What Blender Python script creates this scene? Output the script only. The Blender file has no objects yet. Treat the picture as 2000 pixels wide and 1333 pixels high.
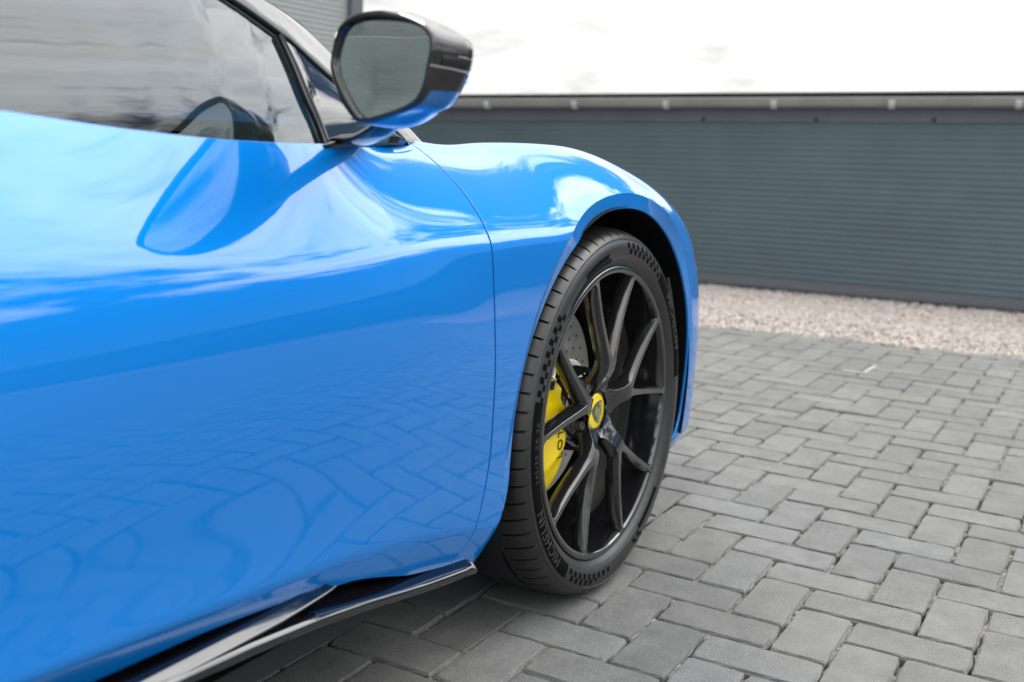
import bpy, bmesh, math, random
import numpy as np
from mathutils import Matrix, Vector
random.seed(7); rng = np.random.default_rng(7)
sc = bpy.context.scene
COL = sc.collection
R = math.radians

# ------------------------------------------------------------------ camera
# scene frame: x = the car's forward direction, -y = towards the photographed flank, z up, ground at z = 0
CAM = np.array([-1.78025, -1.69467, .8166])
cam_r = Vector((.49771525, -.86611895, .04601615)); cam_u = Vector((.13394928, .12917509, .98253315)); cam_f = Vector((.85693472, .4828579, -.18030842))
cd = bpy.data.cameras.new('camera'); cam = bpy.data.objects.new('camera', cd); COL.objects.link(cam)
mw = Matrix.Identity(4)
for i, v in enumerate((cam_r, cam_u, -cam_f)):
    for k in range(3): mw[k][i] = v[k]
for k in range(3): mw[k][3] = CAM[k]
cam.matrix_world = mw
cd.sensor_width = 36; cd.lens = 38.39; cd.clip_start = .02; cd.clip_end = 2000
cd.dof.use_dof = True; cd.dof.focus_distance = 1.76; cd.dof.aperture_fstop = 4.2
sc.camera = cam

# ------------------------------------------------------------------ world and sun
SUN_EL, SUN_AZ = R(43), R(38)          # azimuth measured from +x towards +y
sdir = Vector((math.cos(SUN_EL)*math.cos(SUN_AZ), math.cos(SUN_EL)*math.sin(SUN_AZ), math.sin(SUN_EL)))
w = bpy.data.worlds.new('World'); sc.world = w; w.use_nodes = True
nt = w.node_tree; N = nt.nodes; L = nt.links; N.clear()
def nd(t, **kw):
    n = N.new(t)
    for k, v in kw.items(): setattr(n, k, v)
    return n
def mth(op, a, b=None, c=None, clamp=False):
    n = nd('ShaderNodeMath', operation=op); n.use_clamp = clamp
    for i, v in enumerate((a, b, c)):
        if v is None: continue
        if isinstance(v, (int, float)): n.inputs[i].default_value = v
        else: L.new(v, n.inputs[i])
    return n.outputs[0]
out = nd('ShaderNodeOutputWorld'); bg = nd('ShaderNodeBackground'); bg.inputs['Strength'].default_value = .1
L.new(bg.outputs[0], out.inputs[0])
sky = nd('ShaderNodeTexSky', sky_type='NISHITA'); sky.sun_disc = False
sky.sun_elevation = SUN_EL; sky.sun_rotation = R(90) - SUN_AZ; sky.air_density = 1.0; sky.dust_density = .6; sky.ozone_density = 1.5
tc = nd('ShaderNodeTexCoord'); sep = nd('ShaderNodeSeparateXYZ'); L.new(tc.outputs['Generated'], sep.inputs[0])
X, Y, Z = sep.outputs
zz = mth('ADD', mth('MAXIMUM', Z, 0.0), .16)
cmb = nd('ShaderNodeCombineXYZ'); L.new(mth('DIVIDE', X, zz), cmb.inputs[0]); L.new(mth('DIVIDE', Y, zz), cmb.inputs[1])
def noise(scale, detail, rough, offs, dist=0.0):
    mp = nd('ShaderNodeMapping'); mp.inputs['Location'].default_value = offs; L.new(cmb.outputs[0], mp.inputs[0])
    n = nd('ShaderNodeTexNoise'); n.inputs['Scale'].default_value = scale; n.inputs['Detail'].default_value = detail
    n.inputs['Roughness'].default_value = rough; n.inputs['Distortion'].default_value = dist; L.new(mp.outputs[0], n.inputs['Vector'])
    return n.outputs['Fac']
cov = noise(1.25, 12, .64, (-2.43, 5.68, 0), .35)
big = noise(.38, 2, .5, (1.3, -4.2, 0))
# coverage: broken cloud, with clear air low in the quarter right of the car's nose
dotr = mth('ADD', mth('MULTIPLY', X, .77), mth('MULTIPLY', Y, -.64))
lowband = mth('MULTIPLY', mth('SUBTRACT', 1.0, mth('DIVIDE', mth('ABSOLUTE', mth('SUBTRACT', Z, .12)), .20), clamp=True), mth('MULTIPLY', mth('SUBTRACT', dotr, .70), 3.4, clamp=True))
vis_ = mth('MULTIPLY', mth('SUBTRACT', mth('ADD', mth('MULTIPLY', X, .86), mth('MULTIPLY', Y, .50)), .86), 9.0, clamp=True)
th = mth('ADD', mth('SUBTRACT', mth('MULTIPLY', mth('SUBTRACT', big, .5), -.32), mth('ADD', mth('MULTIPLY', vis_, .42), mth('MULTIPLY', mth('POWER', mth('MAXIMUM', Z, 0.0), 2.5), .11))), mth('ADD', .425, mth('MULTIPLY', lowband, .42)))
mask = mth('MULTIPLY', mth('SUBTRACT', cov, th), 9.0, clamp=True)
mr = nd('ShaderNodeMapRange', interpolation_type='SMOOTHSTEP'); L.new(mask, mr.inputs[0]); mask = mr.outputs[0]
# cloud brightness: thick parts greyer, brighter in a stretch set apart from the sun
dens = noise(2.6, 8, .62, (9.2, 1.1, 0), .5)
sd = nd('ShaderNodeVectorMath', operation='DOT_PRODUCT'); L.new(tc.outputs['Generated'], sd.inputs[0]); sd.inputs[1].default_value = (.66, -.36, .66)      # a thin, bright stretch of cloud
sa = mth('POWER', mth('MAXIMUM', sd.outputs['Value'], 0.0), 5.0)
# clouds opposite the sun are lit from the front
ad = nd('ShaderNodeVectorMath', operation='DOT_PRODUCT'); L.new(tc.outputs['Generated'], ad.inputs[0]); ad.inputs[1].default_value = (-.76, -.58, .30)
anti = mth('POWER', mth('MAXIMUM', ad.outputs['Value'], 0.0), 1.6)
thick = mth('MULTIPLY', mth('SUBTRACT', mth('ADD', mth('MULTIPLY', cov, .55), mth('MULTIPLY', dens, .45)), .46), 7.0, clamp=True)
lum = mth('MULTIPLY', mth('SUBTRACT', 1.0, mth('MULTIPLY', thick, .36)), mth('ADD', mth('ADD', mth('ADD', 9.5, mth('MULTIPLY', mth('MAXIMUM', Z, 0.0), 10.0)), mth('MULTIPLY', anti, 13.0)), mth('MULTIPLY', sa, 58.0)))
cc = nd('ShaderNodeCombineColor'); L.new(mth('MULTIPLY', lum, 1.0), cc.inputs[0]); L.new(mth('MULTIPLY', lum, 1.0), cc.inputs[1]); L.new(mth('MULTIPLY', lum, .99), cc.inputs[2])
skym = nd('ShaderNodeMix', data_type='RGBA', blend_type='MULTIPLY'); skym.inputs[0].default_value = 1; L.new(sky.outputs[0], skym.inputs[6]); skym.inputs[7].default_value = (.75, .92, 1.0, 1)
mx = nd('ShaderNodeMix', data_type='RGBA'); L.new(mask, mx.inputs[0]); L.new(skym.outputs[2], mx.inputs[6]); L.new(cc.outputs[0], mx.inputs[7])
L.new(mx.outputs[2], bg.inputs['Color'])

sl = bpy.data.lights.new('sun', 'SUN'); sl.energy = 1.5; sl.angle = R(14); sl.color = (1, .96, .9)
so = bpy.data.objects.new('sun', sl); COL.objects.link(so); so.rotation_euler = sdir.to_track_quat('Z', 'Y').to_euler()
sc.view_settings.view_transform = 'Standard'; sc.view_settings.look = 'None'; sc.view_settings.gamma = 1
sc.view_settings.use_curve_mapping = False; sc.view_settings.exposure = 0.06
sc.render.engine = 'CYCLES'; sc.cycles.max_bounces = 10; sc.cycles.glossy_bounces = 6; sc.cycles.transmission_bounces = 8

# ------------------------------------------------------------------ materials
def mat(name, col=(.5, .5, .5), rough=.5, metal=0., ior=1.5, coat=0., spec=.5):
    m = bpy.data.materials.new(name); m.use_nodes = True; b = m.node_tree.nodes['Principled BSDF']
    b.inputs['Base Color'].default_value = (*col, 1); b.inputs['Roughness'].default_value = rough; b.inputs['Metallic'].default_value = metal
    b.inputs['IOR'].default_value = ior; b.inputs['Coat Weight'].default_value = coat; b.inputs['Coat Roughness'].default_value = .02; b.inputs['Specular IOR Level'].default_value = spec
    return m
class G:
    """small helper for material nodes"""
    def __init__(s, m): s.t = m.node_tree; s.b = s.t.nodes['Principled BSDF']
    def n(s, t, **kw):
        x = s.t.nodes.new(t)
        for k, v in kw.items(): setattr(x, k, v)
        return x
    def l(s, a, b): s.t.links.new(a, b)
    def noise(s, scale, detail=5, rough=.55, coord='Object', sc3=None):
        c = s.n('ShaderNodeTexCoord'); n = s.n('ShaderNodeTexNoise'); n.inputs['Scale'].default_value = scale; n.inputs['Detail'].default_value = detail; n.inputs['Roughness'].default_value = rough
        if coord == 'World':
            g = s.n('ShaderNodeNewGeometry'); src = g.outputs['Position']
        else: src = c.outputs[coord]
        if sc3:
            mp = s.n('ShaderNodeMapping'); mp.inputs['Scale'].default_value = sc3; s.l(src, mp.inputs[0]); src = mp.outputs[0]
        s.l(src, n.inputs['Vector']); return n.outputs['Fac']
    def ramp(s, fac, stops):
        r = s.n('ShaderNodeValToRGB'); s.l(fac, r.inputs[0]); e = r.color_ramp.elements
        while len(e) < len(stops): e.new(.5)
        for i, (p, c) in enumerate(stops): e[i].position = p; e[i].color = (*c, 1) if len(c) == 3 else c
        return r.outputs[0]
    def bump(s, h, strength, dist):
        b = s.n('ShaderNodeBump'); b.inputs['Strength'].default_value = strength; b.inputs['Distance'].default_value = dist; s.l(h, b.inputs['Height'])
        return b
    def math(s, op, a, b=0., c=0., clamp=False):
        n = s.n('ShaderNodeMath', operation=op); n.use_clamp = clamp
        for i, v in enumerate((a, b, c)):
            if isinstance(v, (int, float)): n.inputs[i].default_value = v
            else: s.l(v, n.inputs[i])
        return n.outputs[0]
    def mix(s, fac, a, b, mode='MIX'):
        n = s.n('ShaderNodeMix', data_type='RGBA', blend_type=mode)
        for sock, v in ((0, fac), (6, a), (7, b)):
            if isinstance(v, (int, float)): n.inputs[sock].default_value = v
            elif isinstance(v, tuple): n.inputs[sock].default_value = (*v, 1)
            else: s.l(v, n.inputs[sock])
        return n.outputs[2]

M = {}
M['paint'] = mat('blue_paint', (.001, .190, .62), .42, .26, ior=1.5, coat=1.0)
g = G(M['paint']); b = g.bump(g.noise(260, 2, .5), .035, .0003)
g.l(b.outputs[0], g.b.inputs['Coat Normal']); g.b.inputs['Specular IOR Level'].default_value = 0; g.b.inputs['Coat Roughness'].default_value = .012; g.b.inputs['Coat IOR'].default_value = 1.64
M['black_gloss'] = mat('gloss_black', (.004, .004, .006), .03, coat=.0, ior=1.8)
M['rim_black'] = mat('rim_black', (.009, .009, .010), .09, ior=1.75, coat=.5)
g = G(M['rim_black']); g.l(g.bump(g.noise(400, 2), .03, .0003).outputs[0], g.b.inputs['Normal'])
M['black_matte'] = mat('black_plastic', (.008, .008, .009), .6)
M['liner'] = mat('arch_liner', (.006, .006, .007), .85, spec=.2)
g = G(M['liner']); g.l(g.bump(g.noise(300, 3), .5, .002).outputs[0], g.b.inputs['Normal'])
M['seal'] = mat('rubber_seal', (.006, .006, .006), .3)
M['rubber'] = mat('tyre_rubber', (.018, .017, .016), .42, spec=.7)
g = G(M['rubber'])
n1 = g.noise(55, 6, .6); n2 = g.noise(9, 4, .6)
g.l(g.mix(g.math('MULTIPLY', g.math('SUBTRACT', n2, .42), 2.4, clamp=True), (.010, .0098, .0094), (.026, .025, .023)), g.b.inputs['Base Color'])
g.l(g.math('ADD', g.math('MULTIPLY', n1, .28), .26), g.b.inputs['Roughness'])
g.l(g.bump(g.noise(900, 3), .25, .0006).outputs[0], g.b.inputs['Normal'])
M['rubber_dark'] = mat('tyre_marking', (.004, .004, .004), .8, spec=.05)
M['rubber_light'] = mat('tyre_lettering', (.032, .031, .030), .5)
M['disc'] = mat('brake_disc_steel', (.42, .40, .38), .42, .55)
g = G(M['disc']); g.l(g.ramp(g.noise(14, 5, .6), [(.3, (.34, .33, .31)), (.7, (.60, .58, .55))]), g.b.inputs['Base Color'])
M['alu'] = mat('cast_aluminium', (.80, .80, .79), .45, .25)
g = G(M['alu']); g.l(g.bump(g.noise(90, 5), .4, .002).outputs[0], g.b.inputs['Normal'])
M['yellow'] = mat('yellow_caliper_paint', (.92, .66, .0), .32, coat=.5)
g = G(M['yellow']); g.l(g.bump(g.noise(70, 3), .25, .0012).outputs[0], g.b.inputs['Normal'])
M['ink'] = mat('black_print', (.006, .006, .006), .4)
M['cap_yellow'] = mat('cap_yellow', (.86, .62, .0), .25, coat=.5)
M['cap_green'] = mat('cap_grey_green', (.045, .065, .06), .3, coat=.5)
M['cap_letter'] = mat('cap_lettering', (.75, .62, .12), .3, .3)
M['nut'] = mat('lug_nut', (.10, .10, .10), .4, .6)
M['mirror'] = mat('mirror_silver', (.78, .88, .87), .0, 1.0)
M['glass'] = bpy.data.materials.new('window_glass'); M['glass'].use_nodes = True
t = M['glass'].node_tree; t.nodes.clear()
o_ = t.nodes.new('ShaderNodeOutputMaterial'); mixs = t.nodes.new('ShaderNodeMixShader'); tr = t.nodes.new('ShaderNodeBsdfTransparent'); gl_ = t.nodes.new('ShaderNodeBsdfGlossy'); fr = t.nodes.new('ShaderNodeFresnel')
tr.inputs[0].default_value = (.24, .30, .285, 1); gl_.inputs['Roughness'].default_value = 0.0; gl_.inputs[0].default_value = (.95, .97, 1, 1); fr.inputs[0].default_value = 1.72
t.links.new(fr.outputs[0], mixs.inputs[0]); t.links.new(tr.outputs[0], mixs.inputs[1]); t.links.new(gl_.outputs[0], mixs.inputs[2]); t.links.new(mixs.outputs[0], o_.inputs[0])
M['leather'] = mat('grey_leather', (.10, .10, .105), .5)
M['cabin'] = mat('cabin_trim', (.02, .02, .022), .7)
M['lens'] = mat('dark_lens', (.02, .018, .018), .05)
M['chrome'] = mat('bright_line', (.7, .7, .72), .15, 1.0)
M['headlamp'] = mat('headlamp_lens', (.03, .035, .045), .03)

# ------------------------------------------------------------------ object helpers
def link(o, parent=None):
    COL.objects.link(o)
    if parent is not None: o.parent = parent
    return o
def meta(o, label=None, cat=None, kind=None, group=None):
    for k, v in (('label', label), ('category', cat), ('kind', kind), ('group', group)):
        if v: o[k] = v
    return o
def empty(name, loc=(0, 0, 0), parent=None):
    o = bpy.data.objects.new(name, None); o.location = loc; o.empty_display_size = .1; return link(o, parent)
def mesh(name, V, F, m, parent=None, smooth=True, normals=None):
    me = bpy.data.meshes.new(name); me.from_pydata([tuple(map(float, v)) for v in V], [], [tuple(int(i) for i in f) for f in F]); me.update()
    if m is not None: me.materials.append(m)
    me.polygons.foreach_set('use_smooth', [smooth]*len(me.polygons))
    if normals is not None: me.normals_split_custom_set_from_vertices([tuple(map(float, n)) for n in normals])
    return link(bpy.data.objects.new(name, me), parent)
def bevel(o, w, seg=2, ang=30):
    b = o.modifiers.new('bevel', 'BEVEL'); b.width = w; b.segments = seg; b.limit_method = 'ANGLE'; b.angle_limit = R(ang); b.harden_normals = False
    return o
def sharp(o, ang=35):
    me = o.data; bm = bmesh.new(); bm.from_mesh(me)
    for e in bm.edges:
        if len(e.link_faces) == 2 and e.calc_face_angle(0) > R(ang): e.smooth = False
    bm.to_mesh(me); bm.free(); return o
def box(c, s):
    x, y, z = c; a, b_, d = s[0]/2, s[1]/2, s[2]/2
    V = [(x+i*a, y+j*b_, z+k*d) for i in (-1, 1) for j in (-1, 1) for k in (-1, 1)]
    return V, [(0, 1, 3, 2), (4, 6, 7, 5), (0, 4, 5, 1), (2, 3, 7, 6), (0, 2, 6, 4), (1, 5, 7, 3)]
def cat_(parts):
    V, F = [], []
    for v, f in parts:
        k = len(V); V += list(v); F += [tuple(i+k for i in q) for q in f]
    return V, F
def grid(P, closed_u=False, closed_v=False):
    """P (N,T,3) -> V,F"""
    n, t_ = P.shape[:2]; V = P.reshape(-1, 3); F = []
    for i in range(n if closed_u else n-1):
        i2 = (i+1) % n
        for j in range(t_ if closed_v else t_-1):
            j2 = (j+1) % t_
            F.append((i*t_+j, i2*t_+j, i2*t_+j2, i*t_+j2))
    return V, F
def catmull(pts, n, closed=True):
    p = np.asarray(pts, float); m_ = len(p); seg = m_ if closed else m_-1; res = []
    for i in range(seg):
        a, b_, c, d = [p[(i+k) % m_] if closed else p[min(max(i+k, 0), m_-1)] for k in (-1, 0, 1, 2)]
        for t_ in np.linspace(0, 1, 12, endpoint=False):
            res.append(.5*((2*b_)+(-a+c)*t_+(2*a-5*b_+4*c-d)*t_**2+(-a+3*b_-3*c+d)*t_**3))
    if closed: res.append(res[0])
    else: res.append(p[-1])
    res = np.array(res); s = np.r_[0, np.cumsum(np.linalg.norm(np.diff(res, axis=0), axis=1))]
    q = np.linspace(0, s[-1], n+1)[:-1] if closed else np.linspace(0, s[-1], n)
    return np.stack([np.interp(q, s, res[:, k]) for k in range(res.shape[1])], 1)
def tube(path, r, k=8, parent=None):
    P = np.asarray(path, float); T_ = np.gradient(P, axis=0); T_ /= np.linalg.norm(T_, axis=1)[:, None]
    up = np.array([0, 0, 1.]); A = np.cross(T_, up); A /= np.linalg.norm(A, axis=1)[:, None]; B = np.cross(A, T_)
    a = np.linspace(0, 2*np.pi, k, endpoint=False)
    rr = np.broadcast_to(np.asarray(r, float), (len(P),))[:, None, None]
    Q = P[:, None]+rr*(np.cos(a)[None, :, None]*A[:, None]+np.sin(a)[None, :, None]*B[:, None])
    V, F = grid(Q, closed_v=True); F = F+[tuple(range(k))[::-1], tuple((len(P)-1)*k+i for i in range(k))]
    return V, F
def text_mesh(txt, size, extrude=.0, shear=0., spacing=1.0):
    c = bpy.data.curves.new('t', 'FONT'); c.body = txt; c.size = size; c.extrude = extrude; c.align_x = 'CENTER'; c.align_y = 'CENTER'; c.space_character = spacing; c.shear = shear
    c.resolution_u = 4
    o = bpy.data.objects.new('t', c); COL.objects.link(o); dg = bpy.context.evaluated_depsgraph_get(); me = bpy.data.meshes.new_from_object(o.evaluated_get(dg))
    bm = bmesh.new(); bm.from_mesh(me)
    bmesh.ops.subdivide_edges(bm, edges=[e for e in bm.edges if e.calc_length() > size*.35], cuts=2)
    bmesh.ops.triangulate(bm, faces=bm.faces)
    V = np.array([v.co[:] for v in bm.verts]); F = [tuple(v.index for v in f.verts) for f in bm.faces]
    bm.free(); bpy.data.objects.remove(o); bpy.data.meshes.remove(me); return V, F

# ------------------------------------------------------------------ ground, pavers, gravel
M['ground'] = mat('ground', (.17, .165, .155), .9); g = G(M['ground']); g.l(g.ramp(g.noise(1.5, 6, .6, 'World'), [(.3, (.15, .145, .135)), (.7, (.20, .195, .185))]), g.b.inputs['Base Color'])
gd = mesh('ground', [(-400, -400, -.09), (400, -400, -.09), (400, 400, -.09), (-400, 400, -.09)], [(0, 1, 2, 3)], M['ground']); meta(gd, kind='structure')

PU = .1015; OX, OY = .03544, -.94144
def g2w(u, v): return OX+v*PU, OY-u*PU
def edge_x(y): return 3.06-.147*(y-.064)            # where the pavers stop and the gravel begins

# joint bed: an uneven surface of sand a few millimetres to two centimetres below the paver tops
M['sand'] = mat('joint_sand', (.30, .28, .25), .95, spec=.2); g = G(M['sand'])
nz = g.noise(60, 6, .65, 'World')
g.l(g.ramp(nz, [(.35, (.09, .082, .07)), (.5, (.20, .187, .165)), (.7, (.34, .32, .29))]), g.b.inputs['Base Color'])
g.l(g.bump(g.noise(300, 5, .7, 'World'), .8, .004).outputs[0], g.b.inputs['Normal'])
def vnoise(x, y, s, seed):
    r_ = np.random.default_rng(seed).random((256, 256)); a, b_ = x*s, y*s; i, j = np.floor(a).astype(int), np.floor(b_).astype(int); fx, fy = a-i, b_-j
    fx, fy = fx*fx*(3-2*fx), fy*fy*(3-2*fy); q = lambda p, r2: r_[p % 256, r2 % 256]
    return (q(i, j)*(1-fx)+q(i+1, j)*fx)*(1-fy)+(q(i, j+1)*(1-fx)+q(i+1, j+1)*fx)*fy
xs = np.concatenate([np.arange(-1.6, -.9, .02), np.arange(-.9, 1.6, .007), np.arange(1.6, 3.8, .02)]); ys = np.concatenate([np.arange(-4.2, -2.7, .02), np.arange(-2.7, -.5, .007), np.arange(-.5, 2, .03)])
GX, GY = np.meshgrid(xs, ys, indexing='ij')
def smo(a, e0, e1): t_ = np.clip((a-e0)/(e1-e0), 0, 1); return t_*t_*(3-2*t_)
hz = -.0042-.022*smo(.6*vnoise(GX, GY, 30, 1)+.4*vnoise(GX, GY, 85, 2), .46, .66)-.002*vnoise(GX, GY, 140, 3)
V, F = grid(np.stack([GX, GY, hz], 2)); 
yard = mesh('paved_yard', V, F, M['sand']); meta(yard, kind='structure')
far = [(-7, -16, -.012), (-1.6, -16, -.012), (-1.6, 6, -.012), (-7, 6, -.012)]
V = [(-7, -16, -.012), (5.6, -16, -.012), (5.6, -4.2, -.012), (-7, -4.2, -.012), (-7, -4.2, -.012), (-1.6, -4.2, -.012), (-1.6, 6, -.012), (-7, 6, -.012), (-1.6, 2, -.012), (3.6, 2, -.012), (3.6, 6, -.012), (-1.6, 6, -.012)]
bed = mesh('joint_bed', V, [(0, 1, 2, 3), (4, 5, 6, 7), (8, 9, 10, 11)], M['sand'], yard)

M['paver'] = mat('concrete_paver', (.3, .3, .3), .85, spec=.35); g = G(M['paver'])
gi = g.n('ShaderNodeNewGeometry'); oi = g.n('ShaderNodeObjectInfo')
rnd = g.math('FRACT', g.math('ADD', gi.outputs['Random Per Island'], g.math('MULTIPLY', oi.outputs['Random'], 7.3)))
base = g.ramp(rnd, [(0, (.152, .153, .150)), (.35, (.164, .165, .162)), (.7, (.172, .173, .168)), (1, (.184, .186, .184))])
mot = g.noise(14, 7, .65, 'World'); fine = g.noise(330, 4, .75, 'World'); spk = g.noise(520, 2, .5, 'World')
c1 = g.mix(1.0, base, g.ramp(mot, [(.3, (.80, .80, .80)), (.7, (1.14, 1.14, 1.13))]), 'MULTIPLY')
c2 = g.mix(1.0, c1, g.ramp(fine, [(.32, (.62, .62, .62)), (.5, (1, 1, 1)), (.72, (1.25, 1.25, 1.24))]), 'MULTIPLY')
c3 = g.mix(g.math('MULTIPLY', g.math('SUBTRACT', spk, .70), 14, clamp=True), c2, (.62, .61, .58))
stain = g.noise(1.3, 4, .6, 'World')
c4 = g.mix(1.0, c3, g.ramp(stain, [(.35, (.90, .90, .91)), (.65, (1.05, 1.04, 1.02))]), 'MULTIPLY')
smg = g.noise(5.5, 5, .7, 'World'); c5 = g.mix(g.math('MULTIPLY', g.math('SUBTRACT', smg, .60), 4.5, clamp=True), c4, g.mix(1.0, c4, (.62, .61, .60), 'MULTIPLY')); g.l(c5, g.b.inputs['Base Color'])
hb = g.math('ADD', g.math('MULTIPLY', fine, .7), g.math('MULTIPLY', g.noise(90, 5, .7, 'World'), .9))
g.l(g.bump(hb, .75, .0022).outputs[0], g.b.inputs['Normal'])
def paver_mesh(k, ch=True):
    """one block: 200 x 100 mm, worn chamfer, sides with spacer nibs; local x along its length"""
    r_ = random.Random(k); L_, W_ = .0991, .0484
    n1_, n2_ = (10, 5) if ch else (1, 1)
    pts = []
    def side(a, b_, n): 
        for i in range(n): pts.append((a[0]+(b_[0]-a[0])*i/n, a[1]+(b_[1]-a[1])*i/n, i == 0))
    c = [(-L_, -W_), (L_, -W_), (L_, W_), (-L_, W_)]
    for q in range(4): side(c[q], c[(q+1) % 4], n1_ if q % 2 == 0 else n2_)
    rings = []
    for inset, z, jit in ((0, -.05, .0), (0, -.0060, .0009), (.0014, -.0017, .0010), (.0038, 0, .0011)):
        ring = []
        for x, y, cr in pts:
            f = 1.0
            sx, sy = (1 if x > 0 else -1), (1 if y > 0 else -1)
            ix = inset if abs(abs(x)-L_) < 1e-6 else 0; iy = inset if abs(abs(y)-W_) < 1e-6 else 0
            if cr: ix += .0018; iy += .0018
            nib = ch and z < -.003 and any(abs(abs(x)-q) < .006 for q in (.0593, .0198)) and abs(abs(y)-W_) < 1e-6 and (k+len(ring)) % 3 > 0
            if nib: iy = -.0030
            if ch and z < -.003 and abs(y) < .012 and abs(abs(x)-L_) < 1e-6 and k % 2: ix = -.0028
            j = (r_.random()-.5)*2*jit if ch else 0; j2 = (r_.random()-.5)*2*jit if ch else 0
            dz = -(r_.random()**5)*.005 if (ch and jit and z < 0 and z > -.01) else 0
            ring.append((x-sx*ix+j, y-sy*iy+j2, z+dz))
        rings.append(ring)
    V = [v for r2 in rings for v in r2]; n = len(pts); F = []
    for a in range(len(rings)-1):
        for i in range(n): F.append((a*n+i, a*n+(i+1) % n, (a+1)*n+(i+1) % n, (a+1)*n+i))
    F.append(tuple(3*n+i for i in range(n)))
    return V, F
variants = []
for k in range(14):
    V, F = paver_mesh(k); me = bpy.data.meshes.new('paver'); me.from_pydata(V, [], F); me.materials.append(M['paver'])
    me.polygons.foreach_set('use_smooth', [False]*len(F)); variants.append(me)
def project(P):
    d = np.asarray(P)-CAM; z = d@np.array(cam_f); return 1000+2132.9*(d@np.array(cam_r))/z, 666.5-2132.9*(d@np.array(cam_u))/z, z
cells = []
for a in range(-60, 150):
    for b_ in range(-70, 50):
        if (a+b_) % 4 == 0: u0, v0, du, dv = a, b_, 2, 1
        elif (a+b_) % 4 == 2: u0, v0, du, dv = a, b_, 1, 2
        else: continue
        x, y = g2w(u0+du/2, v0+dv/2)
        if x > edge_x(y)+.03 or x < -6.5 or y > 5.5 or y < -15: continue
        px, py, z = project((x, y, 0)); vis = z > .3 and -60 < px < 2060 and -20 < py < 1420 and y < -.30-(.0 if x < .6 else -.9)
        shown = vis and not (py < 1010 and px < 1290) and not (px < 930 and py < 1333-(px-300)*.37)
        cells.append((0 if shown else 1, z, x, y, du == 2))
cells.sort()
near = cells[:296]; rest = cells[296:]
for i, (_, z, x, y, along) in enumerate(near):
    o = bpy.data.objects.new('paver', variants[random.randrange(14)]); link(o, yard)
    o.location = (x+random.uniform(-.0006, .0006), y+random.uniform(-.0006, .0006), random.gauss(0, .0009))
    o.rotation_euler = (random.gauss(0, .004), random.gauss(0, .004), (R(90) if along else 0)+random.choice((0, math.pi))+random.gauss(0, .004))
V0, F0 = map(np.array, (paver_mesh(3, False)[0], paver_mesh(3, False)[1][:-1])); 
V0 = np.array(V0)[4:]; nn = 4
parts = []
for (_, z, x, y, along) in rest:
    c_, s_ = (0, 1) if along else (1, 0)
    rx, ry, hz_ = random.gauss(0, .004), random.gauss(0, .004), random.gauss(0, .0009)
    parts.append(np.stack([x+V0[:, 0]*c_-V0[:, 1]*s_, y+V0[:, 0]*s_+V0[:, 1]*c_, V0[:, 2]+hz_+rx*V0[:, 0]+ry*V0[:, 1]], 1))
nv = len(V0); FF = []
for k in range(len(parts)):
    o = k*nv
    for a in range(2):
        for i in range(4): FF.append((o+a*4+i, o+a*4+(i+1) % 4, o+(a+1)*4+(i+1) % 4, o+(a+1)*4+i))
    FF.append((o+8, o+9, o+10, o+11))
op = mesh('paver_field', np.concatenate(parts), FF, M['paver'], yard, smooth=False); meta(op, kind='stuff')

# pale painted mark on the far pavers
M['white_paint'] = mat('worn_white_paint', (.30, .30, .31), .7)
def quad_on(p, w_, z=.0042):
    return p
mk = []
for pts in ([(2.455, -.775), (2.455, -.845), (2.475, -.845), (2.475, -.775)], [(2.4752, -.845), (2.66, -.853), (2.66, -.868), (2.4752, -.862)]):
    mk.append(([(x, y, .003) for x, y in pts]+[(x, y, -.002) for x, y in pts], [(3, 2, 1, 0), (0, 1, 5, 4), (1, 2, 6, 5), (2, 3, 7, 6), (3, 0, 4, 7)]))
V, F = cat_(mk)

# gravel strip between the paving and the low wall
WD = np.array([.14479, -.98946]); WN = np.array([-.98946, -.14479])     # along the wall, and from the wall towards the camera
def wallpt(s, off): return np.array([4.63, .66])+WD*s+WN*off
M['gravel'] = mat('pink_gravel', (.5, .45, .42), .85, spec=.25); g = G(M['gravel']); gi = g.n('ShaderNodeNewGeometry')
g.l(g.ramp(gi.outputs['Random Per Island'], [(0, (.34, .26, .23)), (.25, (.52, .45, .41)), (.6, (.62, .56, .52)), (1, (.72, .68, .65))]), g.b.inputs['Base Color'])
M['gravel_bed'] = mat('gravel_bed', (.40, .34, .30), .95)
q = [wallpt(-4, -.05), wallpt(29, -.05), wallpt(29, 1.62), wallpt(-4, 1.62)]
gb = mesh('gravel_bed', [(a[0], a[1], -.02) for a in q], [(3, 2, 1, 0)], M['gravel_bed']); meta(gb, kind='structure')
oct_ = np.array([(1, 0, 0), (-1, 0, 0), (0, 1, 0), (0, -1, 0), (0, 0, 1), (0, 0, -1)], float); of = [(0, 2, 4), (2, 1, 4), (1, 3, 4), (3, 0, 4)]
npb = 56000
s_ = np.where(rng.random(npb) < .8, rng.uniform(-2.2, 3.2, npb), rng.uniform(3.2, 22, npb)); o__ = rng.uniform(-.02, 1.60, npb)+.03*np.sin(s_*5)
c_ = np.array([4.63, .66])+WD*s_[:, None]+WN*o__[:, None]
ctr = np.stack([c_[:, 0], c_[:, 1], rng.uniform(-.014, .004, npb)], 1)
szs = rng.uniform(.0045, .0095, (npb, 1, 3))*np.where(s_ > 3.2, 1.5, 1)[:, None, None]; szs[:, :, 2] *= .75; szs = np.repeat(szs, 6, 1)*rng.uniform(.75, 1.25, (npb, 6, 1))
th_ = rng.uniform(0, 6.28, npb); cth, sth = np.cos(th_)[:, None], np.sin(th_)[:, None]
P = oct_[None]*szs; P = np.stack([P[:, :, 0]*cth-P[:, :, 1]*sth, P[:, :, 0]*sth+P[:, :, 1]*cth, P[:, :, 2]], 2)+ctr[:, None]
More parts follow.
